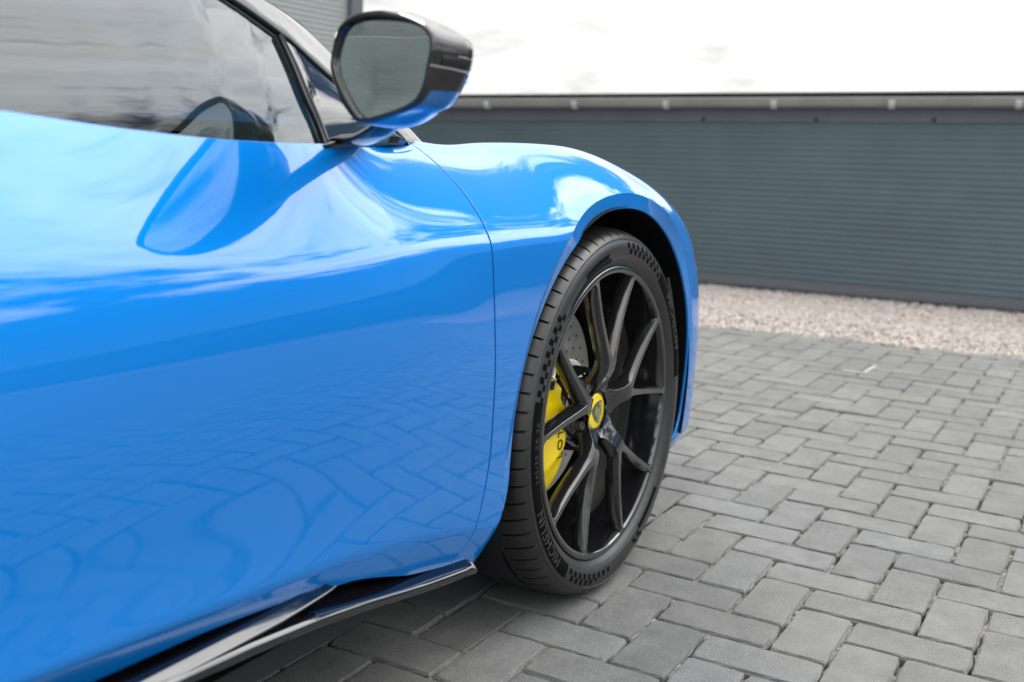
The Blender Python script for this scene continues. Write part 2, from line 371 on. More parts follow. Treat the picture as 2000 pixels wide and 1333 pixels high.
FF = [tuple(6*k+i for i in f) for k in range(npb) for f in of]
gv = mesh('gravel', P.reshape(-1, 3), FF, M['gravel'], smooth=False); meta(gv, kind='stuff', label='pale pinkish gravel strip between the block paving and the low clad wall')
mk_o = mesh('painted_mark', V, F, M['white_paint'], smooth=False)
meta(mk_o, label='small worn white painted corner mark on the far pavers', cat='painted mark')

# ------------------------------------------------------------------ low clad building
M['clad'] = mat('green_grey_cladding', (.082, .122, .137), .45, spec=.5)
M['flash'] = mat('grey_flashing', (.10, .11, .125), .45)
M['dark_trim'] = mat('dark_trim', (.022, .024, .025), .5)
M['gutter'] = mat('grey_gutter', (.27, .265, .26), .45)
M['bracket'] = mat('pale_bracket', (.52, .52, .52), .5)
for k_, m_ in (('clad', 3.), ('flash', 5.), ('gutter', 6.)):
    g = G(M[k_]); c0 = M[k_].node_tree.nodes['Principled BSDF'].inputs['Base Color'].default_value[:3]
    g.l(g.ramp(g.noise(m_, 5, .6, 'World'), [(.3, tuple(v*.88 for v in c0)), (.7, tuple(v*1.1 for v in c0))]), g.b.inputs['Base Color'])
LB = empty('low_building', (4.63, .66, 0)); meta(LB, 'long low grey-green clad building with a gutter behind the gravel strip', 'building')
def top(s): return 1.203+.0325*(s-1.74)            # the eaves climb slightly against the ground
def onwall(s, off, z): p = wallpt(s, off); return (p[0]-4.63, p[1]-.66, z)
def strip(name, s0, s1, prof, m, parent=LB, n=2, smooth=False):
    ss = np.linspace(s0, s1, n); P = np.array([[onwall(s, o, z0 if f == 0 else top(s)+z0) for (o, z0, f) in prof] for s in ss])
    V, F = grid(P); return mesh(name, V, F, m, parent, smooth)
# ribbed sheets; each sheet a part
z_lo = .075
for k in range(-2, 28):
    s0, s1 = k*1.0+.02, (k+1)*1.0+.0195; nr = 27; P = []
    for s in (s0, s1):
        row = []; zt = top(s)-.158
        for i in range(nr):
            for (fr_, o) in ((0, .0), (.14, .0026), (.60, .0026), (.74, .0)):
                row.append(onwall(s, o, z_lo+(zt-z_lo)*(i+fr_)/nr))
        P.append(row)
    V, F = grid(np.array(P)); mesh('cladding_sheet', V, F, M['clad'], LB, smooth=False)
strip('backing_board', -2.6, 28, [(-.03, .0, 0), (-.03, -.05, 1)], M['clad'])
strip('upper_flashing', -2.6, 28, [(-.01, -.165, 1), (.012, -.167, 1), (.012, -.08, 1), (-.02, -.095, 1)], M['flash'])
strip('base_flashing', -2.6, 28, [(-.01, .078, 0), (.014, .072, 0), (.018, .03, 0), (.018, .012, 0), (-.05, .012, 0)], M['flash'])
strip('base_shadow_gap', -2.6, 28, [(-.03, .014, 0), (-.03, -.03, 0)], M['dark_trim'])
strip('eaves_board', -2.6, 28, [(-.02, -.10, 1), (-.02, -.02, 1), (.03, -.012, 1), (.05, .0, 1), (.0, .012, 1), (-3.0, .05, 1)], M['dark_trim'])
gp = [(.030+.045*(1-math.cos(a))+.0, -.062-.034*math.sin(a)+.012, 1) for a in np.linspace(-.5, math.pi+.3, 12)]
strip('gutter', -2.6, 28, [(.03+.032+.034*math.cos(a), -.050+.035*math.sin(a), 1) for a in np.linspace(math.pi, 2*math.pi, 14)]+[(.105, -.034, 1), (.104, -.026, 1), (.094, -.028, 1), (.094, -.036, 1)], M['gutter'], smooth=True)
for s in (-3.6+1.23, -1.39, -.80, -.22, .42, 1.07, 1.72, 2.37, 3.02, 3.67, 4.32, 4.97):
    P = []
    for ds in (-.017, .017):
        P.append([onwall(s+ds, .03+.032+.040*math.cos(a), top(s)-.050+.043*math.sin(a)) for a in np.linspace(math.pi*1.02, 2.05*math.pi, 12)]+[onwall(s+ds, .03+.032+.034*math.cos(a), top(s)-.052+.036*math.sin(a)) for a in np.linspace(2.05*math.pi, math.pi*1.02, 12)])
    V, F = grid(np.array(P), closed_v=True); n_ = len(P[0]); F = F+[tuple(range(n_)), tuple(range(2*n_-1, n_-1, -1))]
    mesh('gutter_bracket', V, F, M['bracket'], LB, smooth=False)
for s in (.0, .66, 1.30, 1.93, 2.55, 3.2):
    p = onwall(s, .0125, top(s)-.150); V, F = box(p, (.010, .018, .018)); mesh('fixing_screw', V, F, M['dark_trim'], LB)

# ------------------------------------------------------------------ tall grey building on the left
M['tall'] = mat('pale_grey_cladding', (.27, .285, .28), .5)
TB = empty('tall_building', (4.28, 3.02, 0)); meta(TB, 'tall pale grey ribbed-metal building rising behind the car at the left', 'building')
def sheet(x0, x1, y, z0, z1, pitch, name):
    n = int((z1-z0)/pitch); P = []
    for x in (x0, x1):
        row = []
        for i in range(n):
            for fr_, o in ((0, 0), (.14, -.003), (.60, -.003), (.74, 0)): row.append((x-4.28, y+o-3.02, z0+(i+fr_)*pitch))
        P.append(row)
    V, F = grid(np.array(P)); return mesh(name, V, F, M['tall'], TB, smooth=False)
for k in range(9): sheet(4.16-k*1.2-1.197, 4.16-k*1.2, 3.02, .02, 4.4, .032, 'cladding_sheet')
V, F = cat_([box((-.055, -.012, 2.2), (.125, .05, 4.42)), box((.012, 1.5, 2.2), (.04, 3.0, 4.42))]); bevel(mesh('corner_flashing', V, F, M['flash'], TB, False), .006)
V, F = box((-5.4, .06, 4.47), (11.1, .35, .12)); mesh('eaves_board', V, F, M['dark_trim'], TB, False)

# ------------------------------------------------------------------ body section table (x, half width, heights, sine of the outward tilt)
def nspline(xs,ys,xq):
    """natural cubic spline, ys (n,...)"""
    xs=np.asarray(xs,float); ys=np.asarray(ys,float); n=len(xs); h=np.diff(xs)
    A=np.eye(n); B=np.zeros((n,)+ys.shape[1:])
    for i in range(1,n-1):
        A[i,i-1]=h[i-1]; A[i,i]=2*(h[i-1]+h[i]); A[i,i+1]=h[i]
        B[i]=6*((ys[i+1]-ys[i])/h[i]-(ys[i]-ys[i-1])/h[i-1])
    Mm=np.linalg.solve(A,B.reshape(n,-1)).reshape(B.shape)
    xq=np.clip(np.asarray(xq,float),xs[0],xs[-1]); i=np.clip(np.searchsorted(xs,xq)-1,0,n-2)
    sh=(-1,)+(1,)*(ys.ndim-1); hh=h[i].reshape(sh); a=((xs[i+1]-xq)/h[i]).reshape(sh); b=1-a
    return a*ys[i]+b*ys[i+1]+((a**3-a)*Mm[i]+(b**3-b)*Mm[i+1])*hh**2/6
def pchip(zk,sk,z):
    """rowwise monotone cubic: zk,sk (N,K); z (N,T)"""
    h=np.diff(zk,axis=1); d=np.diff(sk,axis=1)/h
    m=np.zeros_like(sk); m[:,0]=d[:,0]; m[:,-1]=d[:,-1]
    a,b=d[:,:-1],d[:,1:]; w1=2*h[:,1:]+h[:,:-1]; w2=h[:,1:]+2*h[:,:-1]
    with np.errstate(all='ignore'):
        hm=(w1+w2)/(w1/a+w2/b)
    m[:,1:-1]=np.where(a*b>0,hm,0)
    i=(z[:,:,None]>zk[:,None,1:-1]).sum(2)
    r=np.arange(len(z))[:,None]; t=(z-zk[r,i])/h[r,i]; H=h[r,i]
    return (2*t**3-3*t**2+1)*sk[r,i]+(t**3-2*t**2+t)*H*m[r,i]+(-2*t**3+3*t**2)*sk[r,i+1]+(t**3-t**2)*H*m[r,i+1]
# stations: x, half width at z=.45, [z knots], [sin tilt knots]
ST=[
(-3.45,.800,[0.255,0.333,0.349,0.480,0.600,0.650,0.700,0.760,0.860],[-0.560,-0.500,-0.080,0.000,0.050,0.150,0.300,0.450,0.800]),
(-2.90,.925,[0.255,0.333,0.349,0.480,0.600,0.650,0.700,0.760,0.880],[-0.560,-0.500,-0.080,0.000,0.040,0.120,0.300,0.450,0.700]),
(-2.20,.940,[0.255,0.333,0.349,0.480,0.580,0.620,0.660,0.730,0.880],[-0.560,-0.500,-0.080,0.030,0.060,0.150,0.280,0.450,0.600]),
(-1.65,.888,[0.255,0.333,0.349,0.460,0.575,0.610,0.660,0.740,0.850],[-0.560,-0.500,0.120,0.030,0.090,0.150,0.260,0.440,0.500]),
(-1.25,.899,[0.251,0.329,0.345,0.440,0.581,0.611,0.655,0.730,0.832],[-0.560,-0.500,0.130,0.000,0.100,0.165,0.290,0.490,0.540]),
(-0.95,.9125,[0.234,0.312,0.328,0.440,0.581,0.622,0.652,0.700,0.806],[-0.500,-0.420,0.050,-0.060,0.073,0.180,0.275,0.475,0.505]),
(-0.72,.9225,[0.215,0.293,0.309,0.440,0.583,0.632,0.656,0.685,0.803],[-0.400,-0.300,-0.050,-0.070,0.052,0.190,0.250,0.440,0.500]),
(-0.60,.925,[0.196,0.274,0.290,0.440,0.573,0.636,0.663,0.682,0.808],[-0.400,-0.300,-0.090,-0.060,0.040,0.170,0.220,0.440,0.780]),
(-0.48,.924,[0.170,0.248,0.264,0.440,0.545,0.630,0.660,0.678,0.813],[-0.400,-0.300,-0.100,-0.050,0.035,0.070,0.130,0.420,0.930]),
(-0.36,.922,[0.147,0.225,0.241,0.440,0.545,.630,.660,.678,0.806],[-0.400,-0.300,-0.100,-0.050,0.030,.045,.10,.44,0.960]),
(-0.20,.922,[0.140,0.218,0.234,0.440,0.560,.635,.666,.686,0.810],[-0.400,-0.300,-0.100,-0.040,0.010,.03,.12,.47,0.990]),
(0.00,.929,[0.140,0.218,0.234,0.440,0.560,.665,.700,.720,0.811],[-0.400,-0.300,-0.100,-0.040,0.000,.02,.15,.52,0.990]),
(0.13,.929,[0.140,0.218,0.234,0.440,0.560,.655,.692,.712,0.797],[-0.400,-0.300,-0.100,-0.040,0.000,.03,.20,.58,0.990]),
(0.28,.920,[0.135,0.213,0.229,0.420,0.520,0.630,0.665,0.690,0.758],[-0.560,-0.500,-0.080,-0.040,0.020,0.080,0.250,0.620,0.990]),
(0.43,.902,[0.125,0.203,0.219,0.400,0.480,0.560,0.600,0.630,0.698],[-0.560,-0.500,-0.080,-0.020,0.050,0.160,0.330,0.620,0.990]),
(0.58,.842,[0.115,0.193,0.209,0.360,0.420,0.480,0.520,0.555,0.625],[-0.560,-0.500,-0.080,0.000,0.080,0.220,0.400,0.650,0.990]),
(0.75,.700,[0.105,0.183,0.199,0.320,0.380,0.430,0.470,0.505,0.560],[-0.560,-0.500,-0.080,0.000,0.100,0.250,0.450,0.700,0.990]),
(0.88,.560,[0.105,0.183,0.199,0.290,0.340,0.390,0.430,0.465,0.510],[-0.560,-0.500,-0.080,0.000,0.100,0.250,0.450,0.700,0.990]),
]
SX=np.array([s[0] for s in ST]); SW=np.array([s[1] for s in ST]); SZ=np.array([s[2] for s in ST]); SS=np.array([s[3] for s in ST])
ARC=(0.0,.336); RIN=.376; ROUT=.404
def sections(xs,T=140):
    """returns w,z arrays (N,T) from bottom to top, sin-tilt too"""
    xs=np.asarray(xs,float)
    W=nspline(SX,SW,xs); Z=nspline(SX,SZ,xs); S=np.clip(nspline(SX,SS,xs),-.9,.992)
    tt=np.linspace(0,1,T)
    # clustered param: quadratic near the top
    g=np.where(tt<.6,tt/.6*.80,.80+.20*(1-(1-(tt-.6)/.4)**2))
    z=Z[:,:1]+(Z[:,-1:]-Z[:,:1])*g[None]
    zm=(z[:,1:]+z[:,:-1])/2; s=pchip(Z,S,zm)
    s=np.clip(s,-.95,.9985); dw=-s/np.sqrt(1-s*s)*(z[:,1:]-z[:,:-1])
    w=np.concatenate([np.zeros((len(xs),1)),np.cumsum(dw,1)],1)
    ref=np.array([np.interp(.45,z[i],w[i]) for i in range(len(xs))])
    w=w-ref[:,None]+W[:,None]
    return w,z

# ------------------------------------------------------------------ the car: body surface from sections
CAR = empty('sports_car', (0, 0, 0)); meta(CAR, 'bright blue sports car with black mirror, black wheel and yellow brake caliper on the pavers', 'car')
def surf(xs, T=150):
    w_, z_ = sections(xs, T); return np.stack([np.broadcast_to(np.asarray(xs)[:, None], z_.shape), -w_, z_], 2)
def grid_normals(P):
    du = np.gradient(P, axis=0); dv = np.gradient(P, axis=1); n = np.cross(du, dv); n /= np.linalg.norm(n, axis=2)[:, :, None]+1e-12
    return n
def pl_interp(pts, closed=False, n=200):
    p = catmull(pts, n, closed); return p
SHUT = catmull([(-.452, .83), (-.46, .805), (-.464, .776), (-.4635, .746), (-.4665, .705), (-.4675, .66), (-.464, .585), (-.459, .51), (-.455, .434), (-.4515, .355), (-.463, .278), (-.482, .228), (-.508, .198), (-.53, .17)], 120, False)
def shut_x(z): return np.interp(z, SHUT[::-1, 1], SHUT[::-1, 0])
BOT = catmull([(-.25, .148), (-.33, .162), (-.395, .177), (-.449, .189), (-.511, .206), (-.609, .225), (-.676, .246), (-.736, .263), (-.781, .270), (-.834, .278), (-.919, .286), (-.993, .290), (-1.058, .2905), (-1.126, .290), (-1.5, .290), (-1.9, .288), (-2.3, .28)], 160, False)
def bot_z(x): return np.interp(x, BOT[::-1, 0], BOT[::-1, 1])
RC, RR = (0., .330), .379            # arch edge
OC, ORR = (-.03, .278), .458         # outer edge of the arch lip
# outline of the arch lip (outer crease and inner edge), front bottom round to rear bottom
_th = lambda d: float(np.interp(d, [-10, 0, 20, 45, 70, 95, 120, 145, 165, 180], [.016, .017, .019, .0215, .0245, .027, .031, .030, .025, .021]))
_arc = [(RC[0]+(RR+_th(d))*math.cos(R(d)), RC[1]+(RR+_th(d))*math.sin(R(d))) for d in range(2, 180, 4)]
OUTER = catmull([(.262, .170), (.305, .179), (.352, .200), (.380, .238), (.3935, .285)]+_arc+[(-.4005, .315), (-.403, .285), (-.408, .255), (-.420, .222), (-.4385, .183), (-.4430, .172)], 330, False)
_arc = [(RC[0]+RR*math.cos(a), RC[1]+RR*math.sin(a)) for a in np.linspace(R(-6), R(178), 60)]
INNER = catmull([(.258, .176), (.30, .186), (.342, .209), (.367, .246)]+_arc[::4]+[_arc[-1], (-.3795, .335), (-.382, .30), (-.388, .262), (-.402, .228), (-.4235, .184), (-.4300, .172)], 330, False)
ARCHPOLY = np.vstack([OUTER, [(-.4430, -.3), (.262, -.3)]])
def poly_sdf(poly, X_, Z_):
    """negative outside, positive inside a closed polygon"""
    sh = X_.shape; x = X_.ravel(); z = Z_.ravel(); d = np.full(len(x), 1e9); ins = np.zeros(len(x), bool)
    for (ax_, az_), (bx_, bz_) in zip(poly, np.roll(poly, -1, 0)):
        ex_, ez_ = bx_-ax_, bz_-az_; t_ = np.clip(((x-ax_)*ex_+(z-az_)*ez_)/(ex_*ex_+ez_*ez_+1e-15), 0, 1)
        d = np.minimum(d, np.hypot(x-ax_-t_*ex_, z-az_-t_*ez_))
        c = ((az_ > z) != (bz_ > z)); xi = ax_+(z-az_)*(bx_-ax_)/((bz_-az_) if abs(bz_-az_) > 1e-15 else 1e-15); ins ^= c & (x < xi)
    return np.where(ins, d, -d).reshape(sh)
def panel(name, P, Nn, clips, m, parent, flip=False, gap=.0008, depth=.012, flange=True):
    n, t_ = P.shape[:2]; V = [tuple(p) for p in P.reshape(-1, 3)]; NN = [tuple(p) for p in Nn.reshape(-1, 3)]
    C = [list(c.reshape(-1)) for c in clips]
    F = [(i*t_+j, (i+1)*t_+j, (i+1)*t_+j+1, i*t_+j+1) for i in range(n-1) for j in range(t_-1)]
    for ci in range(len(C)):
        c = C[ci]; cache = {}; out_ = []
        for f in F:
            s = [c[i] >= 0 for i in f]
            if all(s): out_.append(f); continue
            if not any(s): continue
            q = []
            for k in range(len(f)):
                a, b_ = f[k], f[(k+1) % len(f)]
                if c[a] >= 0: q.append(a)
                if (c[a] >= 0) != (c[b_] >= 0):
                    key = (min(a, b_), max(a, b_))
                    if key not in cache:
                        a2, b2 = key; u = c[a2]/(c[a2]-c[b2]); cache[key] = len(V)
                        V.append(tuple(V[a2][k2]+(V[b2][k2]-V[a2][k2])*u for k2 in range(3))); NN.append(tuple(NN[a2][k2]+(NN[b2][k2]-NN[a2][k2])*u for k2 in range(3)))
                        for cc_ in C: cc_.append(cc_[a2]+(cc_[b2]-cc_[a2])*u)
                    q.append(cache[key])
            if len(q) > 2: out_.append(tuple(q))
        F = out_
    V = np.array(V); NN = np.array(NN); NN /= np.linalg.norm(NN, axis=1)[:, None]
    # drop slivers: weld vertices closer than a tenth of a millimetre
    used = sorted({i for f in F for i in f}); remap = {}; tab = {}
    for i in used:
        key = tuple(np.round(V[i], 4)); remap[i] = tab.setdefault(key, i)
    F2 = []
    for f in F:
        q = []
        for i in f:
            r_ = remap[i]
            if not q or q[-1] != r_: q.append(r_)
        if len(q) > 1 and q[0] == q[-1]: q.pop()
        if len(set(q)) == len(q) > 2: F2.append(tuple(q))
    used = sorted({i for f in F2 for i in f}); mp = {i: k for k, i in enumerate(used)}
    F = [tuple(mp[i] for i in f) for f in F2]; V = V[used]; NN = NN[used]
    # orientation: make faces agree with outward normals
    f0 = F[len(F)//2]; fn = np.cross(V[f0[1]]-V[f0[0]], V[f0[2]]-V[f0[0]]); 
    if np.dot(fn, NN[f0[0]]) < 0: F = [f[::-1] for f in F]
    if flange:
        cnt = {}
        for f in F:
            for k in range(len(f)):
                a, b_ = f[k], f[(k+1) % len(f)]; cnt[(a, b_)] = cnt.get((a, b_), 0)+1
        bd = [e for e in cnt if (e[1], e[0]) not in cnt]
        od = {}
        for a, b_ in bd:
            e = V[b_]-V[a]; o = np.cross(e, NN[a]+NN[b_]); l_ = np.linalg.norm(o)
            if l_ < 1e-9: continue
            for q in (a, b_): od[q] = od.get(q, 0)+o/l_
        idx = {}; nv = len(V); V2, N2 = [], []
        for q, o in od.items():
            o = o/(np.linalg.norm(o)+1e-9); idx[q] = nv+len(V2)
            V2 += [V[q]+o*gap-NN[q]*gap, V[q]+o*gap-NN[q]*depth]; N2 += [o, o]
        V = np.vstack([V, V2]); NN = np.vstack([NN, N2])
        for a, b_ in bd:
            if a in idx and b_ in idx: F += [(b_, a, idx[a], idx[b_]), (idx[b_], idx[a], idx[a]+1, idx[b_]+1)]
    if flip: V = V*[1, -1, 1]; NN = NN*[1, -1, 1]; F = [f[::-1] for f in F]
    return mesh(name, V, F, m, parent, True, NN)
def xz(P): return P[:, :, 0], P[:, :, 2]
def mirror_copy(o, parent):
    """the same piece on the car's other side"""
    c = o.copy(); c.data = o.data; COL.objects.link(c); c.parent = parent; c.scale = (1, -1, 1); return c

# door
xs = np.r_[np.linspace(-1.80, -1.30, 50), np.linspace(-1.294, -.42, 176)]
P = surf(xs, 170); Nn = grid_normals(P)
if Nn[60, 60, 1] > 0: Nn = -Nn
PX, PZ = xz(P)
door = panel('door', P, Nn, [shut_x(PZ)-PX-.0024, PX+1.742, PZ-bot_z(PX)], M['paint'], CAR)
# front fender
xs = np.linspace(-.56, .93, 300); P = surf(xs, 170)
# roll over the crest and run inboard to the bonnet line
topn = 16; ext = []
for k in range(1, topn+1):
    q = k/topn; y_ = P[:, -1, 1]*(1-q)+(-np.maximum(.62-.25*np.clip(xs-.5, 0, 1), .3)*1.0)*q
    y_ = np.maximum(y_, P[:, -1, 1]+.002*k); dd = y_-P[:, -1, 1]
    z_ = P[:, -1, 2]-dd**2*.55-.0003*k
    ext.append(np.stack([xs, y_, z_], 1))
P = np.concatenate([P, np.stack(ext, 1)], 1); Nn = grid_normals(P)
if Nn[60, 60, 1] > 0: Nn = -Nn
PX, PZ = xz(P); PY = P[:, :, 1]
arch = -poly_sdf(ARCHPOLY, PX, PZ)
side = PZ < 1.0
topcut = -.640-(PY-0)*1.0
XSPL = lambda z: .262+(z-.62)*2.0      # line where the front bumper starts
split = np.where(PX > .12, (PZ-(.628-.35*(PX-.25))), 1.0)
sx_ = np.where(PY > -.86, np.minimum(shut_x(np.minimum(PZ, .80)), -.455), shut_x(PZ))
c_sh = PX-shut_x(np.minimum(PZ, .806))-.0024
fender = panel('front_fender', P, Nn, [c_sh, arch, PZ-bot_z(PX), split-.0012, -(PY+.64)], M['paint'], CAR)
bumper = panel('front_bumper', P, Nn, [PX-.10, arch, -split-.0012, -(PY+.30), PZ-.168], M['paint'], CAR)
#@@LIP the lip: a band between the outer crease and the arch edge, facing slightly in and down
def body_y(x, z):
    w_, z_ = sections(np.array([x]), 170); return -np.interp(z, z_[0], w_[0])
outerp, inn = OUTER, INNER
s_in = np.r_[0, np.cumsum(np.hypot(*np.diff(inn, axis=0).T))]; s_in /= s_in[-1]; s_o = np.r_[0, np.cumsum(np.hypot(*np.diff(outerp, axis=0).T))]; s_o /= s_o[-1]
# pair the two lines by matching normals roughly: blend of arc-length and direction
ang = lambda p: np.unwrap(np.arctan2(p[:, 1]-.26, p[:, 0]+.01)); ao, ai = ang(outerp), ang(inn)
ai = np.maximum.accumulate(ai)+np.arange(len(ai))*1e-9
ia = np.interp(ao, ai, s_in); ia = .8*ia+.2*s_o; ia[0] = 0; ia[-1] = 1
innm = np.stack([np.interp(ia, s_in, inn[:, 0]), np.interp(ia, s_in, inn[:, 1])], 1)
rows = []
for (xo, zo), (xi, zi) in zip(outerp, innm):
    yo = body_y(xo, zo); fr_ = np.clip((xi-.22)/.12, 0, 1); yi = -.912
    yi = max(yi, yo+.001)
    row = [(xo, yo, zo)]
    for q in (.04, .2, .4, .6, .8, .94, 1.0): row.append((xo+(xi-xo)*q, yo+(yi-yo)*(q+.35*q*(1-q)), zo+(zi-zo)*q))
    d_ = np.array([xi-xo, zi-zo]); d_ /= np.linalg.norm(d_)
    for a, b_ in ((.0010, .0010), (.0014, .0025), (.0015, .0045)): row.append((xi+d_[0]*a, yi+b_, zi+d_[1]*a))
    rows.append(row)
V, F = grid(np.array(rows)); lip = sharp(mesh('arch_lip', V, [f[::-1] for f in F], M['paint'], CAR), 40)
# small joint line across the lip where bumper and fender meet
a0 = R(41.5); p0 = np.array([RC[0]+RR*math.cos(R(50.5)), RC[1]+RR*math.sin(R(50.5))])
# wheel-arch liner
rows = []
for a in np.linspace(R(-17), R(206), 90):
    c_, s_ = math.cos(a), math.sin(a); r_ = .3835
    if a > R(178): r_ = .3835+.08*(a-R(178))
    rows.append([(c_*(r_-.0035), -.9095, .332+s_*(r_-.0035)), (c_*r_, -.900+.012*max(0, c_)**2, .332+s_*r_), (c_*(r_+.006), -.86, .332+s_*(r_+.012)), (c_*(r_+.006), -.72, .332+s_*(r_+.006)), (c_*(r_-.02), -.62, .332+s_*(r_-.02)), (c_*.1, -.585, .332+s_*.1)])
V, F = grid(np.array(rows)); liner = mesh('arch_liner', V, F, M['liner'], CAR)
# liner rim close to the front edge: the ducted fin seen between tyre and bumper
fin = []
for z_ in np.linspace(.20, .56, 14):
    xf = .3835*math.cos(math.asin(max(-1, min(1, (z_-.332)/.3835))))-.030
    fin.append([(xf, -.885, z_), (xf+.004, -.889, z_), (xf+.012, -.887, z_), (xf+.016, -.87, z_)])
V, F = grid(np.array(fin)); finm = mesh('liner_edge_fin', V, F, M['black_gloss'], CAR)

# rear quarter, bonnet, roof, glasshouse of the rest of the car
xs = np.linspace(-3.45, -1.70, 110); P = surf(xs, 90)
ext = []
for k in range(1, 13):
    q = k/12; hgt = .10*np.clip((xs+3.4)/1.2, 0, 1)
    ext.append(np.stack([xs, P[:, -1, 1]*(1-q), P[:, -1, 2]+hgt*np.sin(q*math.pi/2)+.02*q], 1))
P = np.concatenate([P, np.stack(ext, 1)], 1); Nn = grid_normals(P)
if Nn[60, 40, 1] > 0: Nn = -Nn
PX, PZ = xz(P); rc = np.hypot(PX+2.575, PZ-.345)-.392
rc = np.where(PZ > .86, 1.0, rc)
quarter = panel('rear_quarter_panel', P, Nn, [-1.746-PX, rc, PZ-np.minimum(bot_z(np.clip(PX, -2.2, 0)), .2)], M['paint'], CAR, depth=.03)
for o in (door, fender, bumper, lip, liner, finm, quarter): mirror_copy(o, CAR)
tail = []
w_, z_ = sections(np.array([-3.449]), 40); prof = [(-a, b_) for a, b_ in zip(w_[0], z_[0])]; prof = prof+[(-y, z) for y, z in prof[::-1]]
V = [(-3.45, y, z) for y, z in prof]; mesh('tail_panel', V, [tuple(range(len(V)))], M['black_matte'], CAR, False)
fl = [(-3.3, -.75, .17), (.5, -.55, .15), (.5, .55, .15), (-3.3, .75, .17)]
V, F = box((-1.35, 0, .19), (4.0, 1.05, .03)); V2, F2 = box((-1.34, 0, .195), (1.66, 1.74, .03)); V, F = cat_([(V, F), (V2, F2)]); mesh('underfloor', V, F, M['black_matte'], CAR, False)
# bonnet: crowned sheet between the fenders
xs = np.linspace(-.30, .90, 60); rows = []
wtop = sections(xs, 60); 
for i, x in enumerate(xs):
    zc = wtop[1][i, -1]; yc = .636 if x < .5 else .636-.26*(x-.5)*1.0
    yc = min(yc, wtop[0][i, -1]-.03); e = zc-.55*(wtop[0][i, -1]-yc)**2-.004
    rows.append([(x, -yc+2*yc*q, e-.020*math.sin(math.pi*q)*(1 if x > -.1 else 0)+.022*math.sin(math.pi*q)*np.clip((-.02-x)/.3, 0, 1)) for q in np.linspace(0, 1, 31)])
V, F = grid(np.array(rows)); mesh('bonnet', V, F, M['paint'], CAR)
# rear bonnet edge rising just behind the pillar foot, with the dark cowl gap under it
rows = []
for y in np.linspace(-.60, .60, 30):
    e = math.sqrt(max(0, 1-(abs(y)/.62)**2)); x = -.33+.10*e; zt = .806+.012*min(1, e*1.6)
    rows.append([(x-.03, y, zt-.012), (x-.03, y, zt), (x-.01, y, zt+.0015), (x+.05, y, zt-.006)])
V, F = grid(np.array(rows)); mesh('bonnet_rear_edge', V, F, M['paint'], CAR)
# headlamp on the far side of the fender crest
rows = []
for q in np.linspace(0, 1, 14):
    x = .30+.30*q; zc = float(np.interp(x, [.28, .43, .58, .75], [.758, .698, .625, .56])); h = .010*math.sin(math.pi*q)**.7
    rows.append([(x, -.735+.20*x-.30*x*x*0+yy2, zc+h*math.sin(math.pi*t_)-.004) for t_, yy2 in zip(np.linspace(0, 1, 8), np.linspace(0, .09, 8))])
V, F = grid(np.array(rows)); hl = mesh('headlamp', V, F, M['headlamp'], CAR); mirror_copy(hl, CAR)

# glasshouse
def gw(x, z): return np.interp(x, [-2.0, -1.5, -1.25, -1.145, -1.096, -1.043, -.968, -.926, -.873, -.813, -.741, -.662, -.56, -.455], [.775, .777, .788, .793, .798, .804, .814, .821, .829, .834, .835, .823, .806, .775])-.31*(z-.803)-.7*(z-.803)**2
def gy(x, z): return -gw(x, z)
RAIL = catmull([(-.520, .810), (-.574, .832), (-.625, .854), (-.677, .877), (-.722, .901), (-.765, .928), (-.793, .941), (-.826, .959), (-.866, .976), (-.965, 1.022), (-1.11, 1.080), (-1.30, 1.135), (-1.55, 1.155), (-1.78, 1.15), (-2.05, 1.11), (-2.35, 1.03)], 120, False)
BELT = [(-.455, -.770, .806), (-.56, -.800, .806), (-.662, -.829, .803), (-.742, -.845, .8012), (-.815, -.846, .8004), (-.873, -.838, .8005), (-.926, -.830, .8035), (-.968, -.823, .807), (-1.043, -.813, .814), (-1.096, -.807, .820), (-1.145, -.802, .827), (-1.25, -.797, .834), (-1.5, -.79, .845), (-1.75, -.79, .85)]
def rail_z(x): return np.interp(x, RAIL[::-1, 0], RAIL[::-1, 1])
BX = np.array([b_[0] for b_ in BELT][::-1]); BZ = np.array([b_[2] for b_ in BELT][::-1])
# side glass
rows = []
for u in np.linspace(0, 1, 90):
    xb, xt = -1.74+(1.74-.7405)*u, -1.74+(1.74-.7680)*u
    zb = float(np.interp(xb, BX, BZ))-.012; zt = float(np.interp(xt, [-.88, -.869, -.835, -.804, -.768], [rail_z(-.88)-.0045, .970, .958, .942, .924])) if xt > -.88 else rail_z(xt)-.0045
    rows.append([(xb+(xt-xb)*q, gy(xb+(xt-xb)*q, zb+(zt-zb)*q)+.002, zb+(zt-zb)*q) for q in np.linspace(0, 1, 16)])
V, F = grid(np.array(rows)); gls = mesh('side_window', V, F, M['glass'], CAR); mirror_copy(gls, CAR)
# black seal post between the window and the quarter trim
def strip3(name, A, B_, m, lift=.004, n=30, bulge=.002):
    A = catmull(A, n, False); B_ = catmull(B_, n, False); rows = []
    for a, b_ in zip(A, B_):
        row = []
        for q, h in ((0, 0), (.06, 1), (.35, 1.15), (.5, .75), (.62, 1.15), (.94, 1), (1, 0)):
            p = a+(b_-a)*q; row.append((p[0], p[1]-lift*h, p[2]))
        rows.append(row)
    V, F = grid(np.array(rows)); o = sharp(mesh(name, V, F, m, CAR), 30); mirror_copy(o, CAR); return o
G3 = lambda pts, off=0.: [(x, gy(x, z)-off, z) for x, z in pts]
strip3('window_post_seal', G3([(-.7690, .926), (-.7625, .891), (-.7570, .856), (-.7480, .827), (-.7415, .797)]), G3([(-.7640, .929), (-.7565, .912), (-.7470, .874), (-.7370, .838), (-.7265, .797)]), M['seal'], .006)
